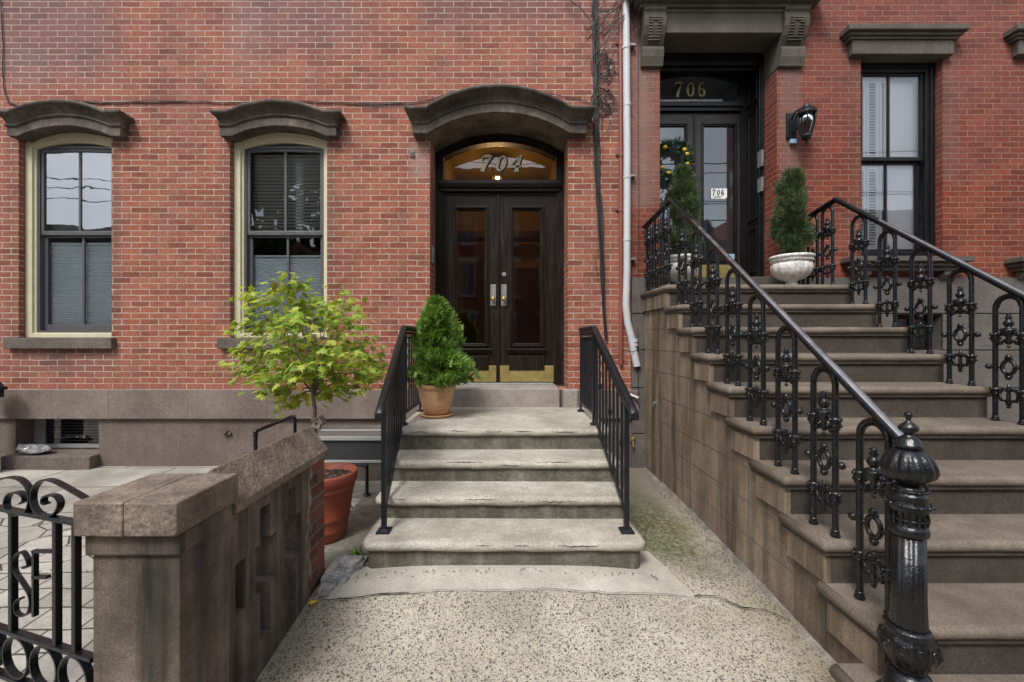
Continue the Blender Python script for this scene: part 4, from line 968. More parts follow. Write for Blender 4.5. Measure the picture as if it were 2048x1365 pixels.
# intercom boxes on the right jamb of 706
for zz,lb in(((PZ(335,.25),PZ(303,.25)),'silver intercom box on the black 706 door jamb, upper of two'),((PZ(385,.25),PZ(357,.25)),'silver intercom box on the black 706 door jamb, lower of two')):
    T=thing('door_intercom',(p1-.05,.27,zz[0]),lb,'intercom','intercoms on the 706 jamb')
    q=MB(); q.box(p1-.058,p1-.0305,.20,.29,zz[0],zz[1]); q.build('case',M['steel'],T,bevel=.003)
    q=MB(); q.box(p1-.051,p1-.036,.192,.1995,zz[0]+.03,zz[0]+.06); q.build('button',M['greyplastic'],T)
# paper sign 706
q=MB(); sx0,sx1,sz0,sz1=PX(1423,YE),PX(1455,YE),PZ(397,YE),PZ(377,YE)
PS=thing('paper_sign',((sx0+sx1)/2,YE+.01,sz0),'small white paper sign lettered 706 taped on the right door glass','sign')
q.add([(sx0,YE+.012,sz0),(sx1-.03,YE+.012,sz0-.004),(sx1,YE+.012,sz0+.02),(sx1,YE+.012,sz1),(sx0,YE+.012,sz1)],[(0,1,2,3,4)]); q.build('paper',M['paper'],PS)
numerals('706',sx0+.014,sz0+.038,.075,.055,YE+.006,PS,.1,.02,M['ink'],.003,'lettering')
q=MB()
for k in range(9): q.box(sx0+.03+k*.011,sx0+.037+k*.011,YE+.006,YE+.009,sz0+.015,sz0+.022+.003*(k%3))
q.build('small_print',M['ink'],PS)
q=MB(); q.box(PX(1457,YE),PX(1470,YE),YE+.01,YE+.014,PZ(519,YE),PZ(508,YE)); tag(q.build('sticker',M['blue']),'small blue alarm sticker at the bottom of the 706 door glass','sticker')
# wreath
WR=thing('wreath',(PX(1342,YE),YE-.05,3.4),'green leaf wreath with yellow lemons on the left 706 door leaf','wreath')
wc=(PX(1343,YE-.06),YE-.05,PZ(323,YE-.06)); random.seed(8)
q=MB()
for i in range(1150):
    a=random.uniform(0,2*PI); rr=random.gauss(.185,.032); c=Vector((wc[0]+rr*math.cos(a),wc[1]-random.uniform(0,.07),wc[2]+rr*math.sin(a)))
    d=Vector((math.cos(a+random.uniform(-1.3,1.3)),random.uniform(-.9,.1),math.sin(a+random.uniform(-1.3,1.3)))).normalized(); sd=d.cross(Vector((random.random(),random.random()-1,random.random()))).normalized()
    L=.065; q.add([c,c+d*L*.5+sd*.014,c+d*L,c+d*L*.5-sd*.014],[(0,1,2,3)])
q.build('foliage',M['green_wreath'],WR)
for a in(.35,.7,-.35,-1.0,-1.9,-2.5,2.2,-1.35):
    q=MB(); q.ball((wc[0]+.18*math.cos(a),wc[1]-.075,wc[2]+.18*math.sin(a)),.026,12,(1.15,1,1)); q.build('lemon',M['lemon'],WR)

# ================================================================== high stoop (706)
SB=thing('brownstone_stoop',(2.4,-1.6,-.2),'high brownstone stoop of ten steps climbing to the black 706 door','stoop')
TX0,TX1=1.49,3.30; RUN=.2951; RISE=.212
def yk(k): return -.816-RUN*(k-1)
def zk(k): return 1.898-RISE*(k-1)
for k in range(1,10):
    q=MB(); yb=-.012 if k==1 else yk(k-1)+.06
    q.roundslab(TX0,TX1,yk(k),yb,zk(k)-.056,zk(k),.022); q.jitter(.0035,7,k)
    T=q.build('step',M['stoop_b'],SB)
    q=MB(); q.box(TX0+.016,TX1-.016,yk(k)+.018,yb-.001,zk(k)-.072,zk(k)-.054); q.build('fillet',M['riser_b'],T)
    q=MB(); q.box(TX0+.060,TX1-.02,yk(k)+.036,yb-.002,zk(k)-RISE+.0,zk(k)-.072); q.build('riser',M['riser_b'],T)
    # side block under each step end
    q=MB(); q.box(TX0+.022,TX0+.0595,yk(k)+.035,(yk(k-1)+.02 if k>1 else -.012),zk(k)-.215,zk(k)-.072); q.build('side_block',M['side_b'],T,bevel=.005)
q=MB(); 
for k in range(1,10): q.box(1.537,TX1-.06,yk(k)+.05,(yk(k-1)+.05 if k>1 else -.03),-.5,zk(k)-.12)
q.build('side_wall',M['side_b'],SB)
q=MB()   # scored joints on the side wall
for z in(PZ(660.4),PZ(698.5),PZ(737),PZ(782)-.0,.55,.33,.11):
    yf=-.05
    kk=max([k for k in range(1,10) if zk(k)-.22>z] or [1]); q.box(1.5345,1.5375,yk(kk)+.06,-.03,z-.0013,z+.0013)
q.build('scored_joint',M['joint'],SB)
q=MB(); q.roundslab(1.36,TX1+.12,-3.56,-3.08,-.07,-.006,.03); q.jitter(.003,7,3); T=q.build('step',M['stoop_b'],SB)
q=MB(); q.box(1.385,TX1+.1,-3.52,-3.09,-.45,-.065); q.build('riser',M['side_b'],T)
# ---- cast iron railing
RXL,RXR=1.585,3.20
def arch_panel(q,x,y,z0,hgt=.765,foot2=None,a=0,half=.075):
    # two rods joined by a round arch, in the plane along Y (or turned by a), with cast ornaments
    ca,sa=math.cos(a),math.sin(a)
    W=lambda u,v,w=0:(x+u*sa+w*ca,y+u*ca-w*sa,z0+v)
    r=.0143
    za=hgt-half
    pts=[W(-half,0)]+[W(-half,za*.5)]+[W(half*math.cos(t),za+half*math.sin(t)) for t in lin(PI,0,10)]+[W(half,za*.5)]+[W(half,foot2 or 0)]
    q.tube(pts,r,8)
    q.tube([W(half*.78*math.cos(t),za+half*.78*math.sin(t)) for t in lin(PI,0,8)],.006,5)
    for sg in(-1,1):
        zb=0 if sg<0 or foot2 is None else foot2
        c=W(sg*half,zb); q.lathe([(.021,0),(.022,.012),(.016,.02),(.019,.028),(.013,.036)],c,8)
        for zc in(.185,.545):     # leafy collars
            c=W(sg*half,zc); q.lathe([(.014,-.03),(.022,-.024),(.017,-.01),(.026,.0),(.020,.014),(.028,.026),(.016,.036)],c,8)
            for t in (0,1.6,3.1,4.7): q.ball((c[0]+.025*math.cos(t),c[1]+.025*math.sin(t),c[2]+.022),.011,6); q.ball((c[0]+.021*math.cos(t+.8),c[1]+.021*math.sin(t+.8),c[2]-.006),.009,6)
        # knobs outside the rods at ring height
        q.tube([W(sg*half,.355),W(sg*(half+.03),.355)],.007,6); q.ball(W(sg*(half+.038),.355),.0195,8); q.ball(W(sg*(half+.02),.355),.011,6); q.ball(W(sg*(half-.022),.355),.012,6)
        q.tube([W(sg*.034,.355),W(sg*half,.355)],.007,6)
        # swags
        for zc,dz in((.545,-.03),(.185,.02)):
            q.tube([W(sg*half,zc-.005),W(sg*half*.72,zc+dz-.012),W(sg*half*.4,zc+dz+.008),W(0,zc+dz-.004)],[.013,.011,.009,.012],6); q.ball(W(sg*half*.6,zc+dz-.004),.014,6); q.ball(W(sg*half*.3,zc+dz+.012),.010,6)
            q.tube([W(sg*half*.85,zc+.03),W(sg*half*.55,zc+.05*(-1 if dz>0 else .3)),W(sg*half*.38,zc-.045*(1 if dz>0 else -1)),W(sg*half*.2,zc-.05*(1 if dz>0 else -.9))],.0085,5)
    # ring
    n=14; q.tube([W(.036*math.cos(t),.355+.044*math.sin(t)) for t in lin(0,2*PI,n)],.0115,6,caps=False)
    for sg in(-1,1):
        q.ball(W(0,.355+sg*.066),.017,8); q.ball(W(.016,.355+sg*.056),.009,6); q.ball(W(-.016,.355+sg*.056),.009,6); q.tube([W(0,.355+sg*.04),W(0,.355+sg*.066)],.006,5)
    # urn finial above, pendants below
    c=W(0,0); q.lathe([(.008,.50),(.014,.505),(.008,.515),(.017,.53),(.012,.545),(.036,.575),(.042,.60),(.034,.604),(.013,.612),(.020,.622),(.027,.638),(.018,.655),(.011,.662),(.020,.672),(.010,.683),(.015,.692),(.006,.70)],c,8)
    q.ball(W(0,.487),.010,6)
    q.lathe([(.004,.09),(.012,.098),(.006,.11),(.018,.135),(.010,.16),(.012,.18),(.006,.20),(.012,.222),(.006,.232),(.008,.245)],c,8)
    for sg in(-1,1): q.tube([W(sg*.03,.15),W(sg*.012,.13),W(sg*.01,.11)],.005,5)
def high_railing(rx,label,left):
    R=thing('cast_iron_railing',(rx,-1.9,0),label,'railing','ornate cast iron railings of the high stoop')
    ypk=-.70; slope=.7184; zpk=2.745
    zr=lambda y: zpk+slope*(y-ypk)
    xw=(1.535 if left else rx-.0)
    end=-3.20 if left else -3.6
    q=MB(); prof=[(-.024,-.012),(-.026,.004),(-.019,.018),(-.006,.024),(.006,.024),(.019,.018),(.026,.004),(.024,-.012)]; n=len(prof)
    pts=[(xw,-.035,zpk-.10),(rx,ypk+.03,zpk-.006),(rx,ypk,zpk),(rx,ypk-.03,zr(ypk-.03))]+[(rx,y,zr(y)) for y in lin(ypk-.2,end,8)]
    vs=[];fs=[]
    for p in pts: vs+=[(p[0]+a_,p[1],p[2]+b_) for a_,b_ in prof]
    for i in range(len(pts)-1):
        for k in range(n): fs.append((i*n+k,i*n+(k+1)%n,(i+1)*n+(k+1)%n,(i+1)*n+k))
    q.add(vs,fs,True); q.add(vs[:n],[tuple(range(n))]); q.add(vs[-n:],[tuple(range(n))[::-1]]); q.build('handrail',M['iron'],R)
    q=MB(); pc=[(rx,y,zr(y)+.0235) for y in lin(ypk-.5,end+.01,8)]; vs=[];fs=[]
    for p in pc: vs+=[(p[0]-.017,p[1],p[2]-.004),(p[0]-.008,p[1],p[2]+.003),(p[0]+.008,p[1],p[2]+.003),(p[0]+.017,p[1],p[2]-.004)]
    for i in range(len(pc)-1):
        for k in range(3): fs.append((i*4+k,i*4+k+1,i*4+5+k,i*4+4+k))
    q.add(vs,fs,True); q.build('worn_highlight_cap',M['railtop'],R)  # bright strip imitating the sky's highlight along the worn lower rail
    q=MB(); q.tube([(p[0],p[1],p[2]-.022) for p in pts],.009,6); q.build('rail_flat',M['iron'],R)
    # three panels on the landing
    a=math.atan2(xw-rx,.66)
    for i,y in enumerate((-.17,-.38,-.59)):
        x=lerp(rx,xw,(y+.70)/.66); q=MB(); zt=lerp(zpk-.10,zpk,(-y-.035)/.665)-1.898-.02
        arch_panel(q,x,y,1.898,zt,a=a,half=.068); q.build('arch_panel',M['iron'],R)
    for k in range(2,10):
        y=yk(k)+.135
        q=MB(); arch_panel(q,rx,y,zk(k),zr(y)-zk(k)-.045); q.build('arch_panel',M['iron'],R)
    if left:
        q=MB(); y9=yk(9)+.135
        q.prism([(y9-.065,zk(9)+.10),(y9-.065,zk(9)+.16),(-3.22,zk(9)+.02),(-3.22,zk(9)-.06)],'x',rx-.006,rx+.006); q.tube([(rx,-3.14,zk(9)+.05),(rx,-3.14,zk(10))],.013,8); q.build('brace',M['iron'],R)
        q=MB(); q.tube([(rx,-.52,2.735),(rx+.01,-.53,2.80),(rx+.045,-.56,2.88)],[.014,.013,.016],8); tag(q.build('rail_finial',M['iron']),'short black iron prong sticking up from the 706 railing corner','bracket')
    return R
RL=high_railing(RXL,'ornate black cast iron stair railing with thick newel post, left side of high stoop',True)
high_railing(RXR,'ornate black cast iron stair railing running past the 706 window, behind the right urn',False)
# newel post (part of the left railing)
NY=-3.275; NX=PX(1817,NY); ns=S(NY); base=zk(10)+.0
nr=ns*.76
def nz(py): return PZ(py,NY)
def fl16(i,a): return 1
prof=[(6,825),(9,828),(9,833),(5,838),(5,842),(12,847),(21,853),(21,860),(10,867),(9,870),(17,874),(24,880),(27,886),(31,889),(31,893),(25,896),(24,899)]
q=MB(); q.lathe([(p*nr,nz(y)) for p,y in prof][::-1],(NX,NY,0),32,flute=lambda i,a:1+(.05*math.cos(10*a) if 4<=i<=7 else 0)); NP=q.build('newel_post',M['iron'],RL)
prof=[(25,896),(32,900),(42,907),(50,917),(55,929),(57,940),(52,950),(40,958),(27,965),(20,968),(19,970)]
q=MB(); q.lathe([(p*nr,nz(y)) for p,y in prof][::-1],(NX,NY,0),96,flute=lambda i,a:1+.12*(abs(math.sin(6*a+.12*i))**.7-.6)*(1 if 1<i<9 else .25)); q.build('gadrooned_bulb',M['iron'],NP)
prof=[(19,967),(29,971),(33,975),(33,979),(31,981),(38,985),(40,989),(40,995),(37,998),(43,1003),(44,1009),(40,1015),(38,1018),(35,1022),(34,1040),(34,1046),(39,1050),(42,1056),(42,1062),(39,1067),(35,1069)]
q=MB(); q.lathe([(p*nr,nz(y)) for p,y in prof][::-1],(NX,NY,0),40,flute=lambda i,a:1+(.03*math.cos(20*a) if 5<=i<=8 else 0)); q.build('collar',M['iron'],NP)
q=MB(); q.lathe([(40*nr,nz(1256)),(39*nr,nz(1240)),(37*nr,nz(1200)),(35.5*nr,nz(1068))],(NX,NY,0),120,flute=lambda i,a:1-.035*abs(math.cos(8*a))**3); q.build('fluted_shaft',M['iron'],NP)
prof=[(40,1250),(46,1254),(48,1258),(46,1262),(52,1270),(56,1280),(57,1292),(53,1304),(46,1314),(38,1324),(34,1332),(34,1338),(30,1340)]
q=MB(); q.lathe([(p*nr,nz(y)) for p,y in prof][::-1],(NX,NY,0),96,flute=lambda i,a:1+(.06*abs(math.sin(5*a))+.02*math.cos(20*a))*(1 if 2<i<9 else .1))
for k in range(10):
    a=2*PI*k/10; r0=57*nr
    q.tube([(NX+(r0+.001)*math.cos(a+u),NY+(r0+.001)*math.sin(a+u),nz(1284)+v) for u,v in [(.17*math.cos(t),.016*math.sin(t)) for t in lin(-.5,5,12)]],.0034,5)
    for kk in range(3): q.tube([(NX+(48-6*kk)*nr*math.cos(a+.12*kk-.1),NY+(48-6*kk)*nr*math.sin(a+.12*kk-.1),nz(1306+kk*8)),(NX+(44-7*kk)*nr*math.cos(a+.12*kk),NY+(44-7*kk)*nr*math.sin(a+.12*kk),nz(1318+kk*8))],.005,5)
    q.tube([(NX+58*nr*math.cos(a+.3),NY+58*nr*math.sin(a+.3),nz(1272)),(NX+61*nr*math.cos(a+.3),NY+61*nr*math.sin(a+.3),nz(1290)),(NX+50*nr*math.cos(a+.3),NY+50*nr*math.sin(a+.3),nz(1312))],[.004,.009,.003],6)
q.build('acanthus_bulb',M['iron'],NP)
q=MB(); z0=zk(10); q.lathe([(.10,z0),(.10,z0+.014),(.085,z0+.022),(.08,z0+.03),(.066,nz(1346)),(.048,nz(1338))],(NX,NY,0),40); q.build('base_disc',M['iron'],NP)
q=MB()
q.torus((NX,NY,nz(1006)),.064,.006,'z',28,6); q.torus((NX,NY,nz(978)),.053,.005,'z',28,6); q.torus((NX,NY,nz(1035)),.054,.004,'z',28,6); q.tube([(NX+.055,NY,nz(978)),(NX+.064,NY,nz(1006)),(NX+.055,NY,nz(1035))],.004,5)
for k in range(14):
    a=2*PI*k/14; q.ball((NX+.068*math.cos(a),NY+.068*math.sin(a),nz(1006)),.008,6); q.ball((NX+.056*math.cos(a),NY+.056*math.sin(a),nz(978)),.006,6)
    q.tube([(NX+.053*math.cos(a),NY+.053*math.sin(a),nz(1046)),(NX+.057*math.cos(a),NY+.057*math.sin(a),nz(1034)),(NX+.055*math.cos(a),NY+.055*math.sin(a),nz(1024))],.0045,5)
q.build('beading',M['iron'],NP); q=MB(); q.tube([(NX+.068+.030*(1-.1*t)*math.cos(t),NY+.03,nz(985)+.030*(1-.1*t)*math.sin(t)) for t in lin(0,8.5,34)],.0075,6)
q.build('side_scroll',M['iron'],NP)

# ================================================================== urns with junipers
def urn(x,y,label):
    U=thing('stone_urn',(x,y,1.898),label,'urn','white urns flanking the 706 door')
    q=MB(); prof=[(.095,0),(.105,.012),(.10,.03),(.075,.04),(.055,.06),(.055,.075),(.075,.09),(.13,.105),(.185,.14),(.215,.19),(.222,.235),(.212,.262),(.20,.268),(.212,.275),(.218,.30),(.226,.312),(.238,.32),(.24,.335),(.228,.345),(.20,.345),(.19,.31)]
    prof=[(a_*.86,b_) for a_,b_ in prof]; q.lathe(prof,(x,y,1.898),96,flute=lambda i,a:1+(.045*abs(math.cos(7*a))-.03)*(1 if 7<i<12 else .15)); q.build('bowl',M['urn'],U)
    q=MB()
    for k in range(40):
        a=2*PI*k/40; q.tube([(x+.187*math.cos(a-.05),y+.187*math.sin(a-.05),1.898+.283),(x+.193*math.cos(a),y+.193*math.sin(a),1.898+.291),(x+.189*math.cos(a+.06),y+.189*math.sin(a+.06),1.898+.302)],[.003,.009,.003],5)
    q.build('rope_band',M['urn'],U)
    q=MB(); q.lathe([(.165,.0),(.1,.008),(.002,.01)],(x,y,1.898+.305),16); q.build('soil',M['soil'],U)
    return U
def sprays(q,n,ctr,H,Rf,L,wd,up,seed,lobes=3,inner=.35,clumps=0,cs=.1):
    random.seed(seed); cl=[(random.random()**.85,random.uniform(0,2*PI),random.uniform(.82,1.16)) for _ in range(clumps)]
    for i in range(n):
        t=random.random()**.85; a=random.uniform(0,2*PI); kk=.86
        if clumps and random.random()<.80:
            ct,ca_,kk=random.choice(cl); t=min(.995,max(0,ct+random.gauss(0,.028))); a=ca_+random.gauss(0,cs)
        R=Rf(t,a)*kk
        rr=R*(1-(1-inner)*random.random()**2.2)
        c=Vector((ctr[0]+rr*math.cos(a),ctr[1]+rr*math.sin(a),ctr[2]+H*t))
        out=Vector((math.cos(a),math.sin(a),up+random.uniform(-.3,.5))).normalized()
        j=Vector((random.gauss(0,.35),random.gauss(0,.35),random.gauss(0,.3))); d=(out+j).normalized()
        sd=d.cross(Vector((random.gauss(0,1),random.gauss(0,1),random.gauss(0,.6)))).normalized()
        l=L*random.uniform(.55,1.3)
        vs=[];fs=[]
        for m in range(lobes):
            an=(m-(lobes-1)/2)*.48+random.uniform(-.1,.1); dd=(d*math.cos(an)+sd*math.sin(an)).normalized(); s2=(sd*math.cos(an)-d*math.sin(an)).normalized(); ll=l*(1-.25*abs(an))
            o=len(vs); vs+=[c,c+dd*ll*.55+s2*wd,c+dd*ll,c+dd*ll*.55-s2*wd]; fs.append((o,o+1,o+2,o+3))
        # share the root vertex so a spray is one island
        vs2=[vs[0]]; f2=[]
        for m in range(lobes):
            o=len(vs2); vs2+=vs[4*m+1:4*m+4]; f2.append((0,o,o+1,o+2))
        q.add(vs2,f2)
def juniper(x,y,label,seed,h=.93):
    J=thing('juniper',(x,y,2.2),label,'shrub','junipers in the white urns')
    q=MB(); q.tube([(x,y,2.2),(x+.01,y,2.55),(x,y,2.2+h*.8)],[.02,.014,.006],7); q.build('stem',M['bark'],J)
    q=MB()
    Rf=lambda t,a:(.165*min(1,.35+t*2.6)*(1-t)**.40)*(.80+.75*mnoise.noise(Vector((math.cos(a)*1.5,math.sin(a)*1.5,t*5+seed))))+.014
    sprays(q,3000,(x,y,2.20),h*.97,Rf,.085,.0042,2.0,seed,5,.4,90,.22); q.build('foliage',M['juniper'],J)
urn(PX(1583,-.42),-.42,'white gadrooned stone urn standing right of the 706 door, on the stoop landing')
urn(PX(1363,-.36),-.36,'white gadrooned stone urn behind the arched iron panels, left of the 706 door')
juniper(PX(1583,-.42),-.42,'dark green upright juniper in the right urn, against red brick',3)
juniper(PX(1366,-.36),-.36,'dark green upright juniper in the left urn, in front of the wreath',11,.98)

# ================================================================== potted evergreen on the low stoop
px_,py_=PX(873,-.62),-.62
TP=thing('terracotta_pot',(px_,py_,LZ+.03),'tan terracotta pot with swirl relief at the left of the 704 landing','pot')
q=MB(); q.lathe([(.105,.0),(.125,.01),(.155,.12),(.178,.23),(.182,.25),(.19,.252),(.197,.262),(.197,.29),(.188,.297),(.178,.297),(.17,.27)],(px_,py_,LZ+.032),48); q.build('pot_body',M['terracotta'],TP)
q=MB()
for a0 in(-PI/2+.35,-PI/2-.75,PI/2):
    q=MB()
    for (da,dz,r_) in((0,.13,.030),(.13,.17,.022),(-.13,.16,.02),(.06,.08,.022),(-.1,.07,.018)):
        pp=[]
        for t in lin(0,1.7*PI,12):
            rr=r_*(1-t/(2.4*PI)); a=a0+da+rr*math.cos(t)/.165; z=.01+dz+rr*math.sin(t); R=.125+(.155-.125)*min(1,z/.12)+(.024*(z-.12)/.11 if z>.12 else 0)
            pp.append((px_+(R+.002)*math.cos(a),py_+(R+.002)*math.sin(a),LZ+.032+z))
        q.tube(pp,.004,5)
    q.build('relief',M['terracotta'],TP)
q=MB(); q.lathe([(.17,.0),(.08,.008),(.002,.01)],(px_,py_,LZ+.032+.27),16); q.build('soil',M['soil'],TP)
q=MB(); q.lathe([(.135,0),(.155,.004),(.168,.022),(.172,.030),(.165,.032),(.15,.02),(.0,.018)],(px_,py_,LZ+.002),40); tag(q.build('pot_saucer',M['terracotta']),'round terracotta saucer under the tan pot on the 704 landing','saucer')
EG=thing('evergreen_shrub',(px_,py_,LZ+.3),'bright green cone shaped evergreen in the tan terracotta pot','shrub')
q=MB(); q.tube([(px_,py_,LZ+.29),(px_+.01,py_,LZ+.7),(px_,py_,LZ+1.0)],[.022,.015,.006],7); q.build('stem',M['bark'],EG)
q=MB()
def Re(t,a):
    base_=.30*(1-t**1.6)**.62*min(1,.62+t*2.4)*(1-.30*t); sx=.0
    return base_*(.90+.75*mnoise.noise(Vector((math.cos(a)*2.1,math.sin(a)*2.1,t*6+2))))*(1+.06*math.cos(a))+.014
sprays(q,4600,(px_+.005,py_,LZ+.30),.84,Re,.078,.0085,.9,21,5,.55,95,.17)
q.build('foliage',M['arbor'],EG)

# ================================================================== potted maple
MY=-1.72; mx=PX(651,MY); mg=G(mx,MY)+.02
OP=thing('plant_pot',(mx,MY,mg),'large orange brown ribbed pot holding the maple, beside the low garden wall','pot')
q=MB(); q.lathe([(.135,.0),(.142,.01),(.150,.06),(.155,.065),(.158,.075),(.155,.085),(.168,.15),(.172,.155),(.175,.165),(.172,.175),(.20,.36),(.206,.365),(.208,.375),(.205,.385),(.207,.40),(.216,.405),(.222,.41),(.226,.475),(.224,.485),(.214,.487),(.206,.48),(.20,.43)],(mx,MY,mg),56); q.build('pot_body',M['plasticpot'],OP)
q=MB(); m=22; vs=[];fs=[]
for i in range(m+1):
    for j in range(m+1):
        u=-1+2*i/m; v=-1+2*j/m; r_=math.hypot(u,v); k=max(abs(u),abs(v))/r_ if r_>0 else 0
        vs.append((mx+u*k*.202,MY+v*k*.202,mg+.435+.022*mnoise.noise(Vector((u*9,v*9,1)))+.012*mnoise.noise(Vector((u*25,v*25,4)))))
for i in range(m):
    for j in range(m): a=i*(m+1)+j; fs.append((a,a+m+1,a+m+2,a+1))
q.add(vs,fs,False); q.build('soil',M['soil'],OP)
MT=thing('maple_tree',(mx-.05,MY,mg+.43),'small young maple with yellow green leaves growing in the orange pot','tree')
random.seed(5)
tr=[P(645,922,MY),P(632,880,MY),P(629,850,MY),P(630,820,MY),P(626,790,MY),P(630,760,MY)]
q=MB(); q.tube(tr,[.016,.015,.0145,.014,.014,.0125],9)
q.build('trunk',M['bark'],MT)
q=MB(); tips=[]
tipspx=[(505,745,.05),(500,690,-.1),(520,640,.12),(505,600,0),(560,585,.05),(585,570,-.05),(620,600,.1),(660,620,-.1),(640,640,.25),(690,600,.1),(700,640,-.15),(725,690,0),(740,720,.15),(720,750,-.12),(670,740,.2),(690,770,0),(550,780,0),(580,800,.1),(530,760,-.2),(560,700,-.28),(610,690,.3),(600,740,-.3),(650,690,-.3),(560,640,-.25),(600,650,-.32),(640,720,-.3),(520,720,.2),(680,690,.25),(575,745,-.15),(650,780,.1),(605,620,.2),(490,725,-.05),(748,735,.05),(540,600,-.12),(710,720,-.25),(500,660,.1)]
root=P(628,785,MY)
for i,(a,c,dy) in enumerate(tipspx):
    tip=P(a,c,MY+dy); start=root+Vector((0,0,random.uniform(-.03,.14)))
    mid=start.lerp(tip,.5)+Vector((random.uniform(-.05,.05),random.uniform(-.05,.05),random.uniform(.0,.08)))
    pts=[start.lerp(mid,t)*(1-t)+mid.lerp(tip,t)*t for t in lin(0,1,6)]
    q.tube(pts,[.0085,.0068,.0055,.0045,.0038,.003,.002],5)
    tips.append((tip,pts))
q.build('branch',M['bark'],MT)
LEAF=[(0,0),(.10,.05),(.42,-.06),(.20,.20),(.52,.36),(.20,.38),(.24,.60),(.08,.56),(0,1.0),(-.08,.56),(-.24,.60),(-.20,.38),(-.52,.36),(-.20,.20),(-.42,-.06),(-.10,.05)]
def leafat(q,c,d,nrm,L):
    d=d.normalized(); s_=d.cross(nrm).normalized(); n_=s_.cross(d)
    vs=[c+s_*(x*L)+d*(z*L)+n_*(-.22*L*abs(x)-.12*L*z*z) for x,z in LEAF]
    cc=c+d*(.25*L); vs.append(cc); n=len(LEAF); q.add(vs,[(i,(i+1)%n,n) for i in range(n)])
q=MB(); random.seed(12)
for tip,pts in tips:
    for k in range(48):
        if random.random()<.72: c=tip+Vector((random.gauss(0,.058),random.gauss(0,.062),random.gauss(0,.045)))
        else: c=pts[random.randint(3,6)]+Vector((random.gauss(0,.05),random.gauss(0,.05),random.gauss(.01,.035)))
        d=Vector((c.x-root.x+random.gauss(0,.25),c.y-root.y+random.gauss(0,.25)-.05,random.uniform(-.45,.05)))
        nr=Vector((random.gauss(0,.4),random.gauss(-.25,.4),1)).normalized()
        leafat(q,c,d,nr,random.uniform(.048,.092))
q.build('crown',M['maple'],MT)
# bird house hung on the trunk
BH=thing('bird_house',P(636,845,MY-.03),'tiny grey wooden bird house tied to the maple trunk','birdhouse')
c=P(637,846,MY-.035); 
def rot(p,c,a): 
    x,z=p[0]-c.x,p[2]-c.z; return Vector((c.x+x*math.cos(a)-z*math.sin(a),p[1],c.z+x*math.sin(a)+z*math.cos(a)))
q=MB(); q.prism([(c.x-.028,c.z-.035),(c.x+.028,c.z-.035),(c.x+.028,c.z+.015),(c.x,c.z+.042),(c.x-.028,c.z+.015)],'y',c.y-.03,c.y+.02); q.v=[rot(v,c,-.35) for v in q.v]; q.build('box',M['birdhouse'],BH)
q=MB(); q.prism([(c.x-.045,c.z+.004),(c.x,c.z+.048),(c.x+.045,c.z+.004),(c.x+.045,c.z+.012),(c.x,c.z+.057),(c.x-.045,c.z+.012)],'y',c.y-.042,c.y+.03); q.v=[rot(v,c,-.35) for v in q.v]; q.build('roof',M['birdhouse'],BH)
q=MB(); q.tube([(c.x-.004,c.y-.0315,c.z-.002),(c.x-.004,c.y-.0285,c.z-.002)],.010,12); q.build('entrance_hole',M['black'],BH)

# ================================================================== garden wall with pier
GW=thing('garden_wall',(-1.25,-3.0,-.2),'weathered brownstone garden wall with square pier, gabled coping and cross shaped cutouts','wall')
xr,xl=-1.15,-1.36
py0,py1=-3.408,-3.165
q=MB(); q.box(-1.452,xr,py0,py1,-.6,.62); q.jitter(.004,5).build('pier',M['wall_l'],GW,bevel=.004)
q=MB(); q.box(-1.465,xr+.016,py0-.018,py1+.02,.622,.70); q.jitter(.003,6).build('pier_neck',M['wall_l'],GW,bevel=.008)
q=MB(); cx0,cx1=-1.478,-1.122; cm=(cx0+cx1)/2-.006
for a,c in((cx0,cm-.0004),(cm+.0004,cx1)):
    q.box(a,c,py0-.048,py1+.04,.702,.818)
q.jitter(.004,7).build('pier_cap',M['cope_l'],GW,bevel=.007,seg=3)
ysw=[-3.163,-3.03,-2.96,-2.92,-2.832,-2.778,-2.705,-2.664,-2.592,-2.53,-2.44]
zsw=[-.6,-.03,.20,.42,.585,.645]
cut={(1,2)}; ysw.insert(1,-3.10)
for c0 in(3,7):
    cut|={(c0+1,1),(c0,2),(c0+1,2),(c0+2,2),(c0+1,3)}
q=MB(); q.grid_solid(ysw,zsw,lambda i,j:(i,j) not in cut,xl,xr)
q.build('pierced_wall',M['wall_l'],GW,bevel=.004)
q=MB(); q.box(xl+.01,xr-.004,-2.44,-2.215,-.4,.645); q.jitter(.004,12).build('brick_end',M['brick_c'],GW,bevel=.005)
q=MB(); q.prism([(xl-.025,.646),(xr+.02,.646),(xr+.015,.685),(-1.245,.83),(xl-.02,.685)],'y',-3.12,-2.205)
q.jitter(.003,8).build('coping',M['cope_l'],GW,bevel=.007,seg=3)
q=MB()
for i in range(46):
    y=random.uniform(-2.465,-2.40); z=random.uniform(.0,.66); r_=random.uniform(.006,.026); q.ball((xr-.008+random.uniform(0,.004),y,z),r_,7,(.35,.8,1.7))
q.jitter(.006,30).build('crumbled_mortar',M['sidecon'],GW)
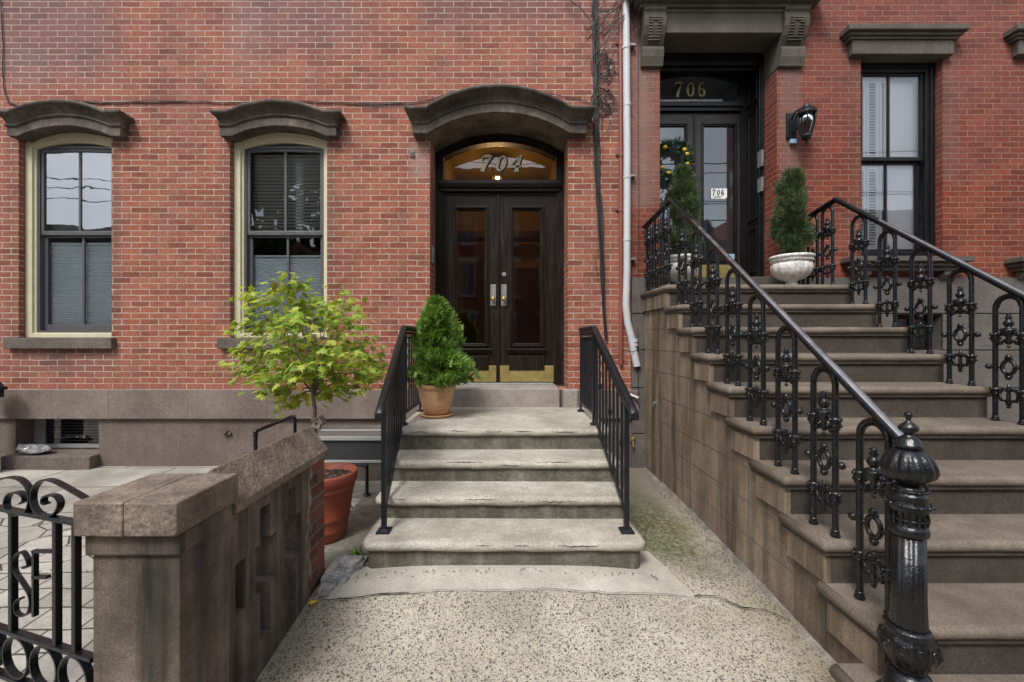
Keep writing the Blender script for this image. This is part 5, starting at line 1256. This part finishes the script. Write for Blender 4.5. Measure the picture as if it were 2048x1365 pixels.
# broken stone slab lying at the wall end
q=MB(); g0=G(-1.0,-2.3)
for (poly,z0,z1) in (([(-1.12,-2.36),(-1.03,-2.35),(-.99,-2.30),(-.965,-2.22),(-.93,-2.17),(-.925,-2.08),(-1.12,-2.08),(-1.14,-2.2)],.0,.05),([(-1.10,-2.44),(-1.04,-2.445),(-1.03,-2.375),(-1.11,-2.37)],.0,.035),([(-1.06,-2.27),(-.99,-2.26),(-.95,-2.19),(-.94,-2.13),(-1.07,-2.12)],.051,.078),([(-1.02,-2.36),(-.985,-2.34),(-.975,-2.29),(-1.01,-2.31)],.0,.03)):
    q.prism(poly,'z',g0+z0-.01,g0+z1)
q.jitter(.012,11).jitter(.006,35,4); RB=tag(q.build('broken_slab',M['rock'],bevel=.004),'cracked grey stone slab fragments at the foot of the brick wall end','stone')
q=MB(); c=Vector((PX(629,-2.48),-2.48,G(-1.12,-2.48)+.022)); leafat(q,c+Vector((-.03,0,0)),Vector((1,.1,.05)),Vector((0,0,1)),.06); 
tag(q.build('fallen_leaf',M['yellowleaf']),'bright yellow fallen leaf on the ground by the wall base','leaf')

for (wx,wy,nb,hh,lb) in((-1.02,-2.02,26,.055,'small green weed sprouting behind the broken slab by the brick end'),):
    q=MB(); random.seed(int(nb))
    for i in range(nb):
        a=random.uniform(0,2*PI); c=Vector((wx+random.gauss(0,.02),wy+random.gauss(0,.015),G(wx,wy)+.02)); tp=c+Vector((math.cos(a)*hh*.8,math.sin(a)*hh*.8,hh*random.uniform(.5,1.1))); sd=Vector((-math.sin(a),math.cos(a),0))*.004
        q.add([c-sd,c+sd,c.lerp(tp,.6)+sd*1.5,tp,c.lerp(tp,.6)-sd*1.5],[(0,1,2,3,4)])
    tag(q.build('weed',M['arbor']),lb,'weed')
# ================================================================== iron gate at the left
GT=thing('iron_gate',(-1.75,-3.2,.1),'black wrought iron gate with scrolled top and monogram between bars, left of the pier','gate')
ga=Vector((-1.505,-3.36,0)); gd=Vector((-math.cos(.30),math.sin(.30),0)); gn=Vector((math.sin(.30),math.cos(.30),0))
def gp(u,z,o=0): p=ga+gd*u+gn*o; return Vector((p.x,p.y,z))
def gpx(px,py):        # a photo pixel taken onto the gate's plane
    dx=(px-VX)/F; dz=-(py-VY)/F      # ray (dx,1,dz) from the eye
    o=Vector((0,CY,EZ)); r=Vector((dx,1,dz)); t=(ga-o).dot(gn)/r.dot(gn); p=o+r*t; return p
def flatbar(q,pts,w_=.020,th=.007):
    # flat strap following pts in the gate plane, its width across the plane
    pts=[Vector(p) for p in pts]; n=len(pts); vs=[];fs=[]
    for i,p in enumerate(pts):
        t=(pts[min(i+1,n-1)]-pts[max(i-1,0)]).normalized(); s_=t.cross(gn).normalized()
        for a,b_ in((-1,-1),(1,-1),(1,1),(-1,1)): vs.append(p+s_*th/2*a+gn*w_/2*b_)
    for i in range(n-1):
        for k in range(4): fs.append((4*i+k,4*i+(k+1)%4,4*i+4+(k+1)%4,4*i+4+k))
    fs+=[(0,1,2,3),(4*n-1,4*n-2,4*n-3,4*n-4)]; q.add(vs,fs)
uz=lambda px,py:(lambda p:((p-ga).dot(gd),p.z))(gpx(px,py))
zt_=uz(140,1043)[1]; zb_=uz(170,1311)[1]
q=MB(); flatbar(q,[gp(0,zt_),gp(.9,zt_)],.03,.014); q.build('rail',M['iron'],GT,bevel=.002); q=MB(); flatbar(q,[gp(-.02,zb_),gp(.9,zb_)],.03,.014); q.build('rail',M['iron'],GT,bevel=.002)
for px in(153,114.5,26.5,-14,-60,-100):
    u=uz(px,1200)[0]; q=MB(); p0_,p1_=gp(u,zb_-.0),gp(u,zt_); flatbar(q,[p0_,p1_],.022,.022); q.build('bar',M['iron'],GT,bevel=.002)
def strap(q,pxs,w_=.022,th=.006,sub=4):
    pts=[gpx(a,b_) for a,b_ in pxs]; out=[]
    n=len(pts)
    for i in range(n-1):   # Catmull-Rom
        p0_,p1_,p2_,p3_=pts[max(i-1,0)],pts[i],pts[i+1],pts[min(i+2,n-1)]
        for k in range(sub):
            t=k/sub; out.append(.5*((2*p1_)+(-p0_+p2_)*t+(2*p0_-5*p1_+4*p2_-p3_)*t*t+(-p0_+3*p1_-3*p2_+p3_)*t**3))
    out.append(pts[-1]); flatbar(q,out,w_,th)
cr=lambda L:[(x*.4505,750+y*.4505) for x,y in L]
q=MB()
strap(q,cr([(385,550),(300,500),(235,468),(190,468),(158,500),(148,545),(160,595),(195,622),(235,622),(262,598),(270,565),(255,540),(225,532),(200,545),(196,565),(210,572)]))
strap(q,cr([(-60,500),(-10,468),(40,455),(90,462),(125,495),(140,540),(132,590),(105,617),(68,620),(40,600),(30,565),(45,530),(80,520),(108,535),(112,558),(98,570)]))
strap(q,cr([(-60,500),(-120,560),(-110,620)]))
q.build('top_scroll',M['iron'],GT)
q=MB()   # monogram: a reversed S joined to an F
strap(q,cr([(105,852),(120,855),(130,843),(122,810),(100,785),(75,800),(66,840),(75,880),(105,925),(135,975),(140,1020),(125,1060),(95,1068),(75,1050),(72,1015),(85,995),(100,992)]),.016)
flatbar(q,[gpx(70.5,1100),gpx(70.5,1232)],.016,.014); 
strap(q,cr([(150,783),(180,783),(238,783)]),.016,.010); strap(q,cr([(150,895),(180,897),(215,897)]),.016,.011)
q.build('monogram',M['iron'],GT)
q=MB()
for (a,b_) in((-30,1312),(75,1310),(165,1318),(262,1300)): pass
for uu in (.105,.275,.445,.615,.785):
    pts=[gp(uu-.02+.078*math.cos(t),zb_-.088+.078*math.sin(t)) for t in lin(0,2*PI,28)]; flatbar(q,pts,.024,.008)
q.build('ring_band',M['iron'],GT)
q=MB(); flatbar(q,[gp(-.02,zb_-.18),gp(.9,zb_-.18)],.03,.014); q.build('rail',M['iron'],GT,bevel=.002)

# ================================================================== basement light box and pipe rails left of the stoop
EB=thing('basement_window_box',(-1.4,-.3,-.1),'white framed basement window box with dark panels between pot and low stoop','window')
ex_,ew,yf=-2.02,-.955,-.52
q=MB(); q.prism([(-.005,.40),(yf+.01,.372),(yf+.01,.34),(-.005,.34)],'x',ex_,ew-.001); q.build('top_board',M['base_b'],EB); q=MB(); q.box(ex_,ew,yf-.02,yf+.008,.345,.385); q.box(ex_,ew,-.30,-.27,.386,.404); q.box(ex_,ew,yf,yf+.03,.11,.14); q.box(ex_,ew,yf-.01,yf+.03,-.17,-.12); q.box(ex_,ex_+.04,yf,yf+.03,-.12,.345); q.box(ex_,ew,yf-.04,yf+.03,-.21,-.185)
q.build('frame',M['whiteframe'],EB,bevel=.004)
q=MB(); q.box(ex_+.04,ew,yf+.008,yf+.014,.14,.345); q.build('pane',M['darkpanel'] if 'darkpanel' in M else M['greysash'],EB)
q=MB(); q.box(ex_+.04,ew,yf+.012,yf+.02,-.12,.11); q.build('lower_panel',M['lintel_b'],EB)
q=MB(); q.box(ex_-.1,-.955,-.98,yf-.05,-.3,-.055); tag(q.jitter(.004,6).build('area_kerb',M['sidecon'],bevel=.01),'low rough concrete kerb in front of the basement window box','kerb')
PR=thing('pipe_rail',(-2.3,-.9,-.1),'black iron pipe guard rail around the basement area behind the garden wall','railing')
q=MB(); ry=-.93; X1=PX(511,ry); Z1=PZ(862,ry); Z2=.22; xq=PX(731,-1.0)
q.tube([(X1,ry,-.09),(X1,ry,Z1-.03),(X1+.003,ry+.012,Z1-.008),(X1+.01,ry+.04,Z1),(PX(585,-.2),-.22,Z1+.005),(PX(590,-.2),-.2,Z1-.02),(PX(590,-.2),-.2,.1)],.0175,10)
q.build('pipe',M['iron'],PR)
q=MB(); q.tube([(X1,-.96,Z2),(xq-.04,-.96,Z2),(xq-.01,-.96,Z2-.012),(xq,-.96,Z2-.04),(xq,-.96,-.055)],.0165,10); q.lathe([(.036,0),(.036,.008),(.02,.014)],(xq,-.96,-.055),16); q.ball((xq-.006,-.96,Z2-.01),.023,10); q.build('pipe',M['iron'],PR)
q=MB(); q.ball((X1,ry,Z1-.01),.024,10); q.tube([(X1,ry,Z1-.05),(X1,ry,Z1-.03)],.022,10); q.ball((PX(588,-.2),-.21,Z1-.002),.024,10); q.build('elbow',M['iron'],PR)

# ================================================================== pipes, cables on the facade
DP=thing('downspout',(PX(1254),-.05,1),'white painted downspout on the joint between both houses, kicked right at its foot','downspout')
def dpx(px,py,y=-.05): return P(px,py,y)
q=MB(); pts=[dpx(1252,-260),dpx(1252,0),dpx(1254,300),dpx(1254,540),dpx(1253,580),dpx(1252,610),dpx(1255,645),dpx(1262,672),dpx(1268,705),dpx(1274,733)]
q.tube(pts,.040,16); q.build('pipe',M['white'],DP)
q=MB()
for y in(96,210,355,480,682,690): 
    x=1252+ (2 if y>200 else 0)+(13 if y>670 else 0); q.tube([dpx(x,y-3),dpx(x+ (1 if y>670 else 0),y+3)],.0445,16)
q.build('coupling',M['white'],DP)
q=MB(); 
for y in(96,355,520): q=MB(); q.box(PX(1258),PX(1268),-.06,.0,PZ(y)-.01,PZ(y)+.012); q.build('clip',M['steel'],DP)
RP=thing('conduit_pipe',(PX(1241),-.03,1),'thin red painted pipe running down the brick beside the white downspout','pipe')
q=MB(); q.tube([P(1240,-260,-.03),P(1241,0,-.03),P(1242,730,-.03)],.0225,12); q.build('pipe',M['redpipe'],RP)
q=MB()
for y in(88,310,420): q.tube([P(1241.5,y-4,-.03),P(1241.5,y+4,-.03)],.028,12); q.box(PX(1231),PX(1241),-.02,.0,PZ(y)-.012,PZ(y)+.012)
q.build('strap',M['redpipe'],RP)
random.seed(7)
CB=thing('cable_bundle',(PX(1205),-.02,1.4),'tangled bundle of black cables hanging down the brick right of the 704 hood','cables')
for n_ in range(11):
    q=MB(); o=random.uniform(-10,10); pts=[]
    for i in range(40):
        t=i/39; py=lerp(-60,682 if n_<7 else 430,t); px=1192+ (4*math.sin(t*5)) +lerp(0,24,max(0,(py-250)/420))*(1 if py>250 else 0)+o*(1-.7*t)+7*mnoise.noise(Vector((t*8,n_*3.1,0)))*(1-.55*t)
        pts.append(P(px,py,-.018-.006*(n_%3)))
    q.tube(pts,[.005,.009,.0055,.0045,.007,.005,.0045,.006,.005,.004,.0045][n_],6); q.build('cable',M['cable'] if n_!=4 else M['cable'],CB)
q=MB()
for (cx_,cy_,rx_,ry_,ph) in((1212,135,16,18,0),(1210,133,20,14,.4),(1208,138,13,20,1),(1213,200,14,19,0),(1207,205,20,22,.3),(1218,198,9,10,0),(1200,130,18,30,.2),(1212,240,10,30,.5)):
    q.tube([P(cx_+rx_*math.cos(t+ph)+1.5*math.sin(3*t),cy_+ry_*math.sin(t),-.025-.01*math.sin(2*t)) for t in lin(0,1.85*PI,26)],.005,5)
q.build('coil',M['cable'],CB)
q=MB()
for (pts) in ([(1192,60),(1215,30),(1245,5),(1262,-30)],[(1190,85),(1180,40),(1160,15),(1140,0),(1125,-12)],[(1196,100),(1230,60),(1262,20),(1280,-20)],[(1188,50),(1200,20),(1215,-10)],[(1194,70),(1225,45),(1250,30),(1268,-5)],[(1190,40),(1183,10),(1190,-20)],[(1200,110),(1212,90),(1226,50),(1240,15),(1246,-20)],[(1198,25),(1225,18),(1240,-10)],[(1262,60),(1275,35),(1290,10),(1300,-15)],[(1265,75),(1283,40),(1305,20),(1330,-10)]):
    pp=[P(a,b_,-.06-.02*math.sin(i)) for i,(a,b_) in enumerate(pts)]; sm_=[]
    for i in range(len(pp)-1):
        for t in(0,.33,.66): sm_.append(pp[i].lerp(pp[i+1],t)+Vector((0,0,-.006*math.sin(t*3))))
    sm_.append(pp[-1]); q.tube(sm_,.0058,5)
q.build('loose_cable',M['cable'],CB)
q=MB(); random.seed(17)
for k in range(16):
    cx_,cy_=random.uniform(1186,1226),random.choice([random.uniform(-5,60),random.uniform(110,150),random.uniform(185,215)]); rx_,ry_=random.uniform(8,22),random.uniform(10,34); ph=random.uniform(0,6)
    q.tube([P(cx_+rx_*math.cos(t+ph)+3*mnoise.noise(Vector((t,k,0))),cy_+ry_*math.sin(t+.3*ph)+3*mnoise.noise(Vector((t,k,5))),-.03-.025*math.sin(1.5*t+k)) for t in lin(0,random.uniform(3.5,6.2),22)],random.uniform(.0028,.0048),5)
q.build('coil',M['cable'],CB)
q=MB(); q.tube([P(1196,560,-.02),P(1190,520,-.035),P(1197,490,-.03),P(1206,470,-.02)],.003,5); q.tube([P(1225,690,-.02),P(1240,700,-.09),P(1262,704,-.10),P(1290,698,-.06)],.0035,5); q.build('loose_cable',M['cable'],CB)
WC=thing('wall_cable',(-3,-.01,4.1),'thin black cable clipped across the brick above the arched window hoods','cable')
for off,rr in((0,.0055),(3,.004)):
    pts=[(0,-40),(3,40),(6,90),(5,140),(8,180),(16,205-off),(40,213),(90,203),(160,202),(200,207-off),(240,205),(300,202+off),(420,204),(440,206),(560,203),(690,205),(700,206),(760,206+off),(830,205),(860,200),(905,184),(960,176),(1000,172)]
    q=MB(); pp=[]
    for (a,b_),(c_,d_) in zip(pts,pts[1:]):
        m=max(1,int(abs(c_-a)/14)+1)
        for i in range(m):
            t=i/m; x=lerp(a,c_,t); dy=-.012
            if 10<x<250 or 428<x<690 or 815<x<1180: dy=-.20 if x<800 else -.235
            pp.append(P(x,lerp(b_,d_,t)+1.2*mnoise.noise(Vector((x*.03,off,0))),-.012))
    q.tube(pp,rr,6); q.build('cable',M['cable'],WC)
q=MB(); q.tube([P(1060,180,-.012),P(1110,190,-.012),P(1150,197,-.012),P(1186,207,-.012)],.004,5); q.tube([P(690,208,-.012),P(760,212,-.012),P(830,211,-.012)],.0035,5); q.build('cable',M['cable'],WC)
q=MB(); q.tube([P(1275,560,.0),P(1276,700,-.04),P(1276,800,-.055)],.004,5); q.tube([P(1278,60,-.003),P(1276,200,-.003),P(1278,400,-.003),P(1277,560,-.003)],.0035,5); tag(q.build('thin_cable',M['cable']),'single thin cable hugging the red wall right of the white downspout','cable')
# small fittings
q=MB(); q.tube([P(447,862,0),P(447,862,-.05)],.028,12); q.tube([P(447,862,-.05),P(447,862,-.062)],.036,12); q.tube([P(452,868,-.02),P(462,868,-.02)],.018,10); tag(q.build('pipe_stub',M['base']),'short capped pipe stub sticking out of the painted stucco base','pipe')
q=MB(); c=P(1263,882,-.004); q.tube([c,c+Vector((0,-.06,0))],.012,8); q.tube([c+Vector((0,-.06,.0)),c+Vector((0,-.075,-.05))],.012,8); q.torus((c.x,c.y-.045,c.z+.04),.024,.006,'z',12,6); tag(q.build('hose_tap',M['brass']),'brass hose tap low on the stone base behind the right railing','tap')
q=MB(); c=P(1268,795,-.06); q.tube([c+Vector((-.04,0,.03)),c+Vector((.03,-.04,-.0))],.014,10); q.ball(c+Vector((.03,-.04,0)),.016,8); q.tube([c+Vector((-.04,0,.03)),c+Vector((-.04,.02,.03))],.006,6); tag(q.build('spout_fitting',M['white']),'small white pipe spout above the hose tap, behind the right railing','fitting')
q=MB(); yy=-.42; c=Vector((1.535,yy,PZ(806,yy))); q.box(c.x-.006,c.x+.002,c.y-.025,c.y+.025,c.z-.022,c.z+.022); q.tube([c,c+Vector((-.03,0,0))],.008,8); q.tube([c+Vector((-.03,0,.01)),c+Vector((-.03,0,-.025))],.007,6); tag(q.build('wall_hook',M['steel']),'small steel bracket fixed on the side of the brownstone stoop','bracket')
HK=P(824,308,-.01); q=MB(); q.box(HK.x-.022,HK.x+.022,-.012,.001,HK.z-.03,HK.z+.05); q.torus((HK.x+.004,-.025,HK.z-.005),.02,.005,'y',12,6); tag(q.build('wall_ring',M['greyplastic']),'small metal ring bracket on the brick left of the door hood','bracket')
# plastic wrapped bundle on the basement sill
q=MB(); random.seed(3); c=Vector((PX(66,-.05),-.04,.075+.058))
q.ball(c,.105,22,(1.75,.75,.55)); q.jitter(.03,9,5).jitter(.018,24,2)
for v in q.v: v.z=max(v.z,.0765)
q.sm=[False]*len(q.f)
tag(q.build('plastic_bundle',M['bundle']),'crumpled clear plastic bundle on the sill of the basement window','bag')
# dark pier of the next stoop at the left edge
NB=thing('dark_pier',(-5.6,-.5,-.1),'dark capped stone pier cut by the left edge of the photo','pier')
yn=-.30; yb_=-.20; q=MB(); q.box(PX(-60,yn),PX(3,yb_),yn,yn+.08,-.2,PZ(797,yn)); q.jitter(.003,5).build('shaft',M['black'],NB,bevel=.008)
q=MB(); q.box(PX(-62,yn),PX(9,yb_),yn-.02,yn+.10,PZ(797,yn),PZ(782,yn)); q.box(PX(-62,yn),PX(14,yb_),yn-.03,yn+.11,PZ(782,yn)+.001,PZ(775,yn)); q.prism([(PX(-60,yn),PZ(775,yn)),(PX(10,yb_),PZ(775,yn)),(PX(3,yb_),PZ(766,yn)),(PX(-40,yn),PZ(758,yn))],'y',yn-.02,yn+.1); q.build('cap',M['black'],NB,bevel=.006)

# ================================================================== the other side of the street (mirrored in the panes)
M['far_a']=brick_mat('far_brick',[(.2,.07,.05),(.28,.09,.06),(.24,.08,.06)],(.3,.25,.2),.08,.24)
M['far_b']=stone_mat('far_render',(.38,.36,.32),(.45,.43,.38),(.52,.5,.45),1)
def far_house(x0,x1,h,mat,lb):
    Hh=thing('row_house',((x0+x1)/2,-19,-.3),lb,'house','houses across the street')
    q=MB(); q.box(x0,x1,-30,-19,-.3,h); q.build('wall',mat,Hh)
    q=MB(); q.box(x0-.05,x1+.05,-19,-18.6,h-.5,h+.1); q.box(x0,x1,-19,-18.75,h-.8,h-.52); q.build('cornice',M['lintel_b'],Hh)
    nwin=max(2,int((x1-x0)/2.2))
    for r in range(int((h-1)//3)):
        for i in range(nwin):
            cx_=x0+(x1-x0)*(i+.5)/nwin; z=.9+3.0*r
            q=MB(); q.box(cx_-.55,cx_+.55,-19.0,-18.94,z,z+1.9); q.box(cx_-.7,cx_+.7,-19,-18.85,z+1.9,z+2.15); q.box(cx_-.7,cx_+.7,-19,-18.85,z-.15,z); wf=q.build('window',M['whiteframe'],Hh)
            q=MB(); q.box(cx_-.45,cx_-.03,-18.99,-18.93,z+.1,z+1.8); q.box(cx_+.03,cx_+.45,-18.99,-18.93,z+.1,z+1.8); q.build('pane',M['greysash'],wf)
far_house(-40,-24,7.6,M['far_b'],'pale rendered low house across the street at the far left')
far_house(-23.9,-13,7.4,M['far_a'],'brick house across the street, left of the tall brick one')
far_house(-6,3.5,11.0,M['far_a'],'tall brick house straight across the street')
far_house(3.6,13,7.0,M['far_b'],'pale rendered house across the street, right of the tall brick one')
far_house(13.1,30,8.5,M['far_a'],'brick house across the street behind the right tree')
def street_tree(x,y,h,r,seed,lb,k=1):
    T=thing('street_tree',(x,y,-.3),lb,'tree','trees across the street'); random.seed(seed)
    q=MB(); q.tube([(x,y,-.3),(x+.1,y,h*.35),(x,y,h*.7)],[.22,.17,.08],8)
    for i in range(7): a=random.uniform(0,2*PI); q.tube([(x,y,h*.35),(x+r*.5*math.cos(a),y+r*.5*math.sin(a),h*.6),(x+r*.8*math.cos(a),y+r*.8*math.sin(a),h*.8)],[.1,.06,.02],6)
    q.build('trunk',M['bark'],T)
    q=MB(); cl=[Vector((x+random.gauss(0,r*.5),y+random.gauss(0,r*.5),h*.72+random.gauss(0,h*.14))) for _ in range(46)]
    for i in range(4200):
        c=random.choice(cl)+Vector((random.gauss(0,.42),random.gauss(0,.42),random.gauss(0,.36))); d=Vector((random.gauss(0,1),random.gauss(0,1),random.gauss(0,.6))).normalized(); s_=d.orthogonal().normalized()
        q.add([c,c+(d*.09+s_*.05)*k,c+d*.2*k,c+(d*.09-s_*.05)*k],[(0,1,2,3)])
    q.build('crown',M['streetleaf'],T)
street_tree(-10.5,-13.5,12.5,2.6,1,'tall street tree across the road at left',2.6)
street_tree(21.5,-12.5,11,2.6,2,'broad street tree across the road at right')
street_tree(6.5,-15,8.0,1.6,4,'small street tree across the road in the middle')
for k,(z0_,z1_) in enumerate(((7.2,6.6),(7.6,7.3),(8.0,7.4),(10.2,8.6),(10.8,9.0))):
    q=MB(); q.tube([(-40,-12,z0_+1),(-20,-12,z0_-.1),(0,-12,z1_-.4),(20,-12,z1_),(40,-12,z1_+1)],.02,5); tag(q.build('overhead_wire',M['cable']),'overhead wire strung along the far side of the street','wire','overhead wires')
for o in bpy.data.objects:
    if '_o' in o: del o['_o']
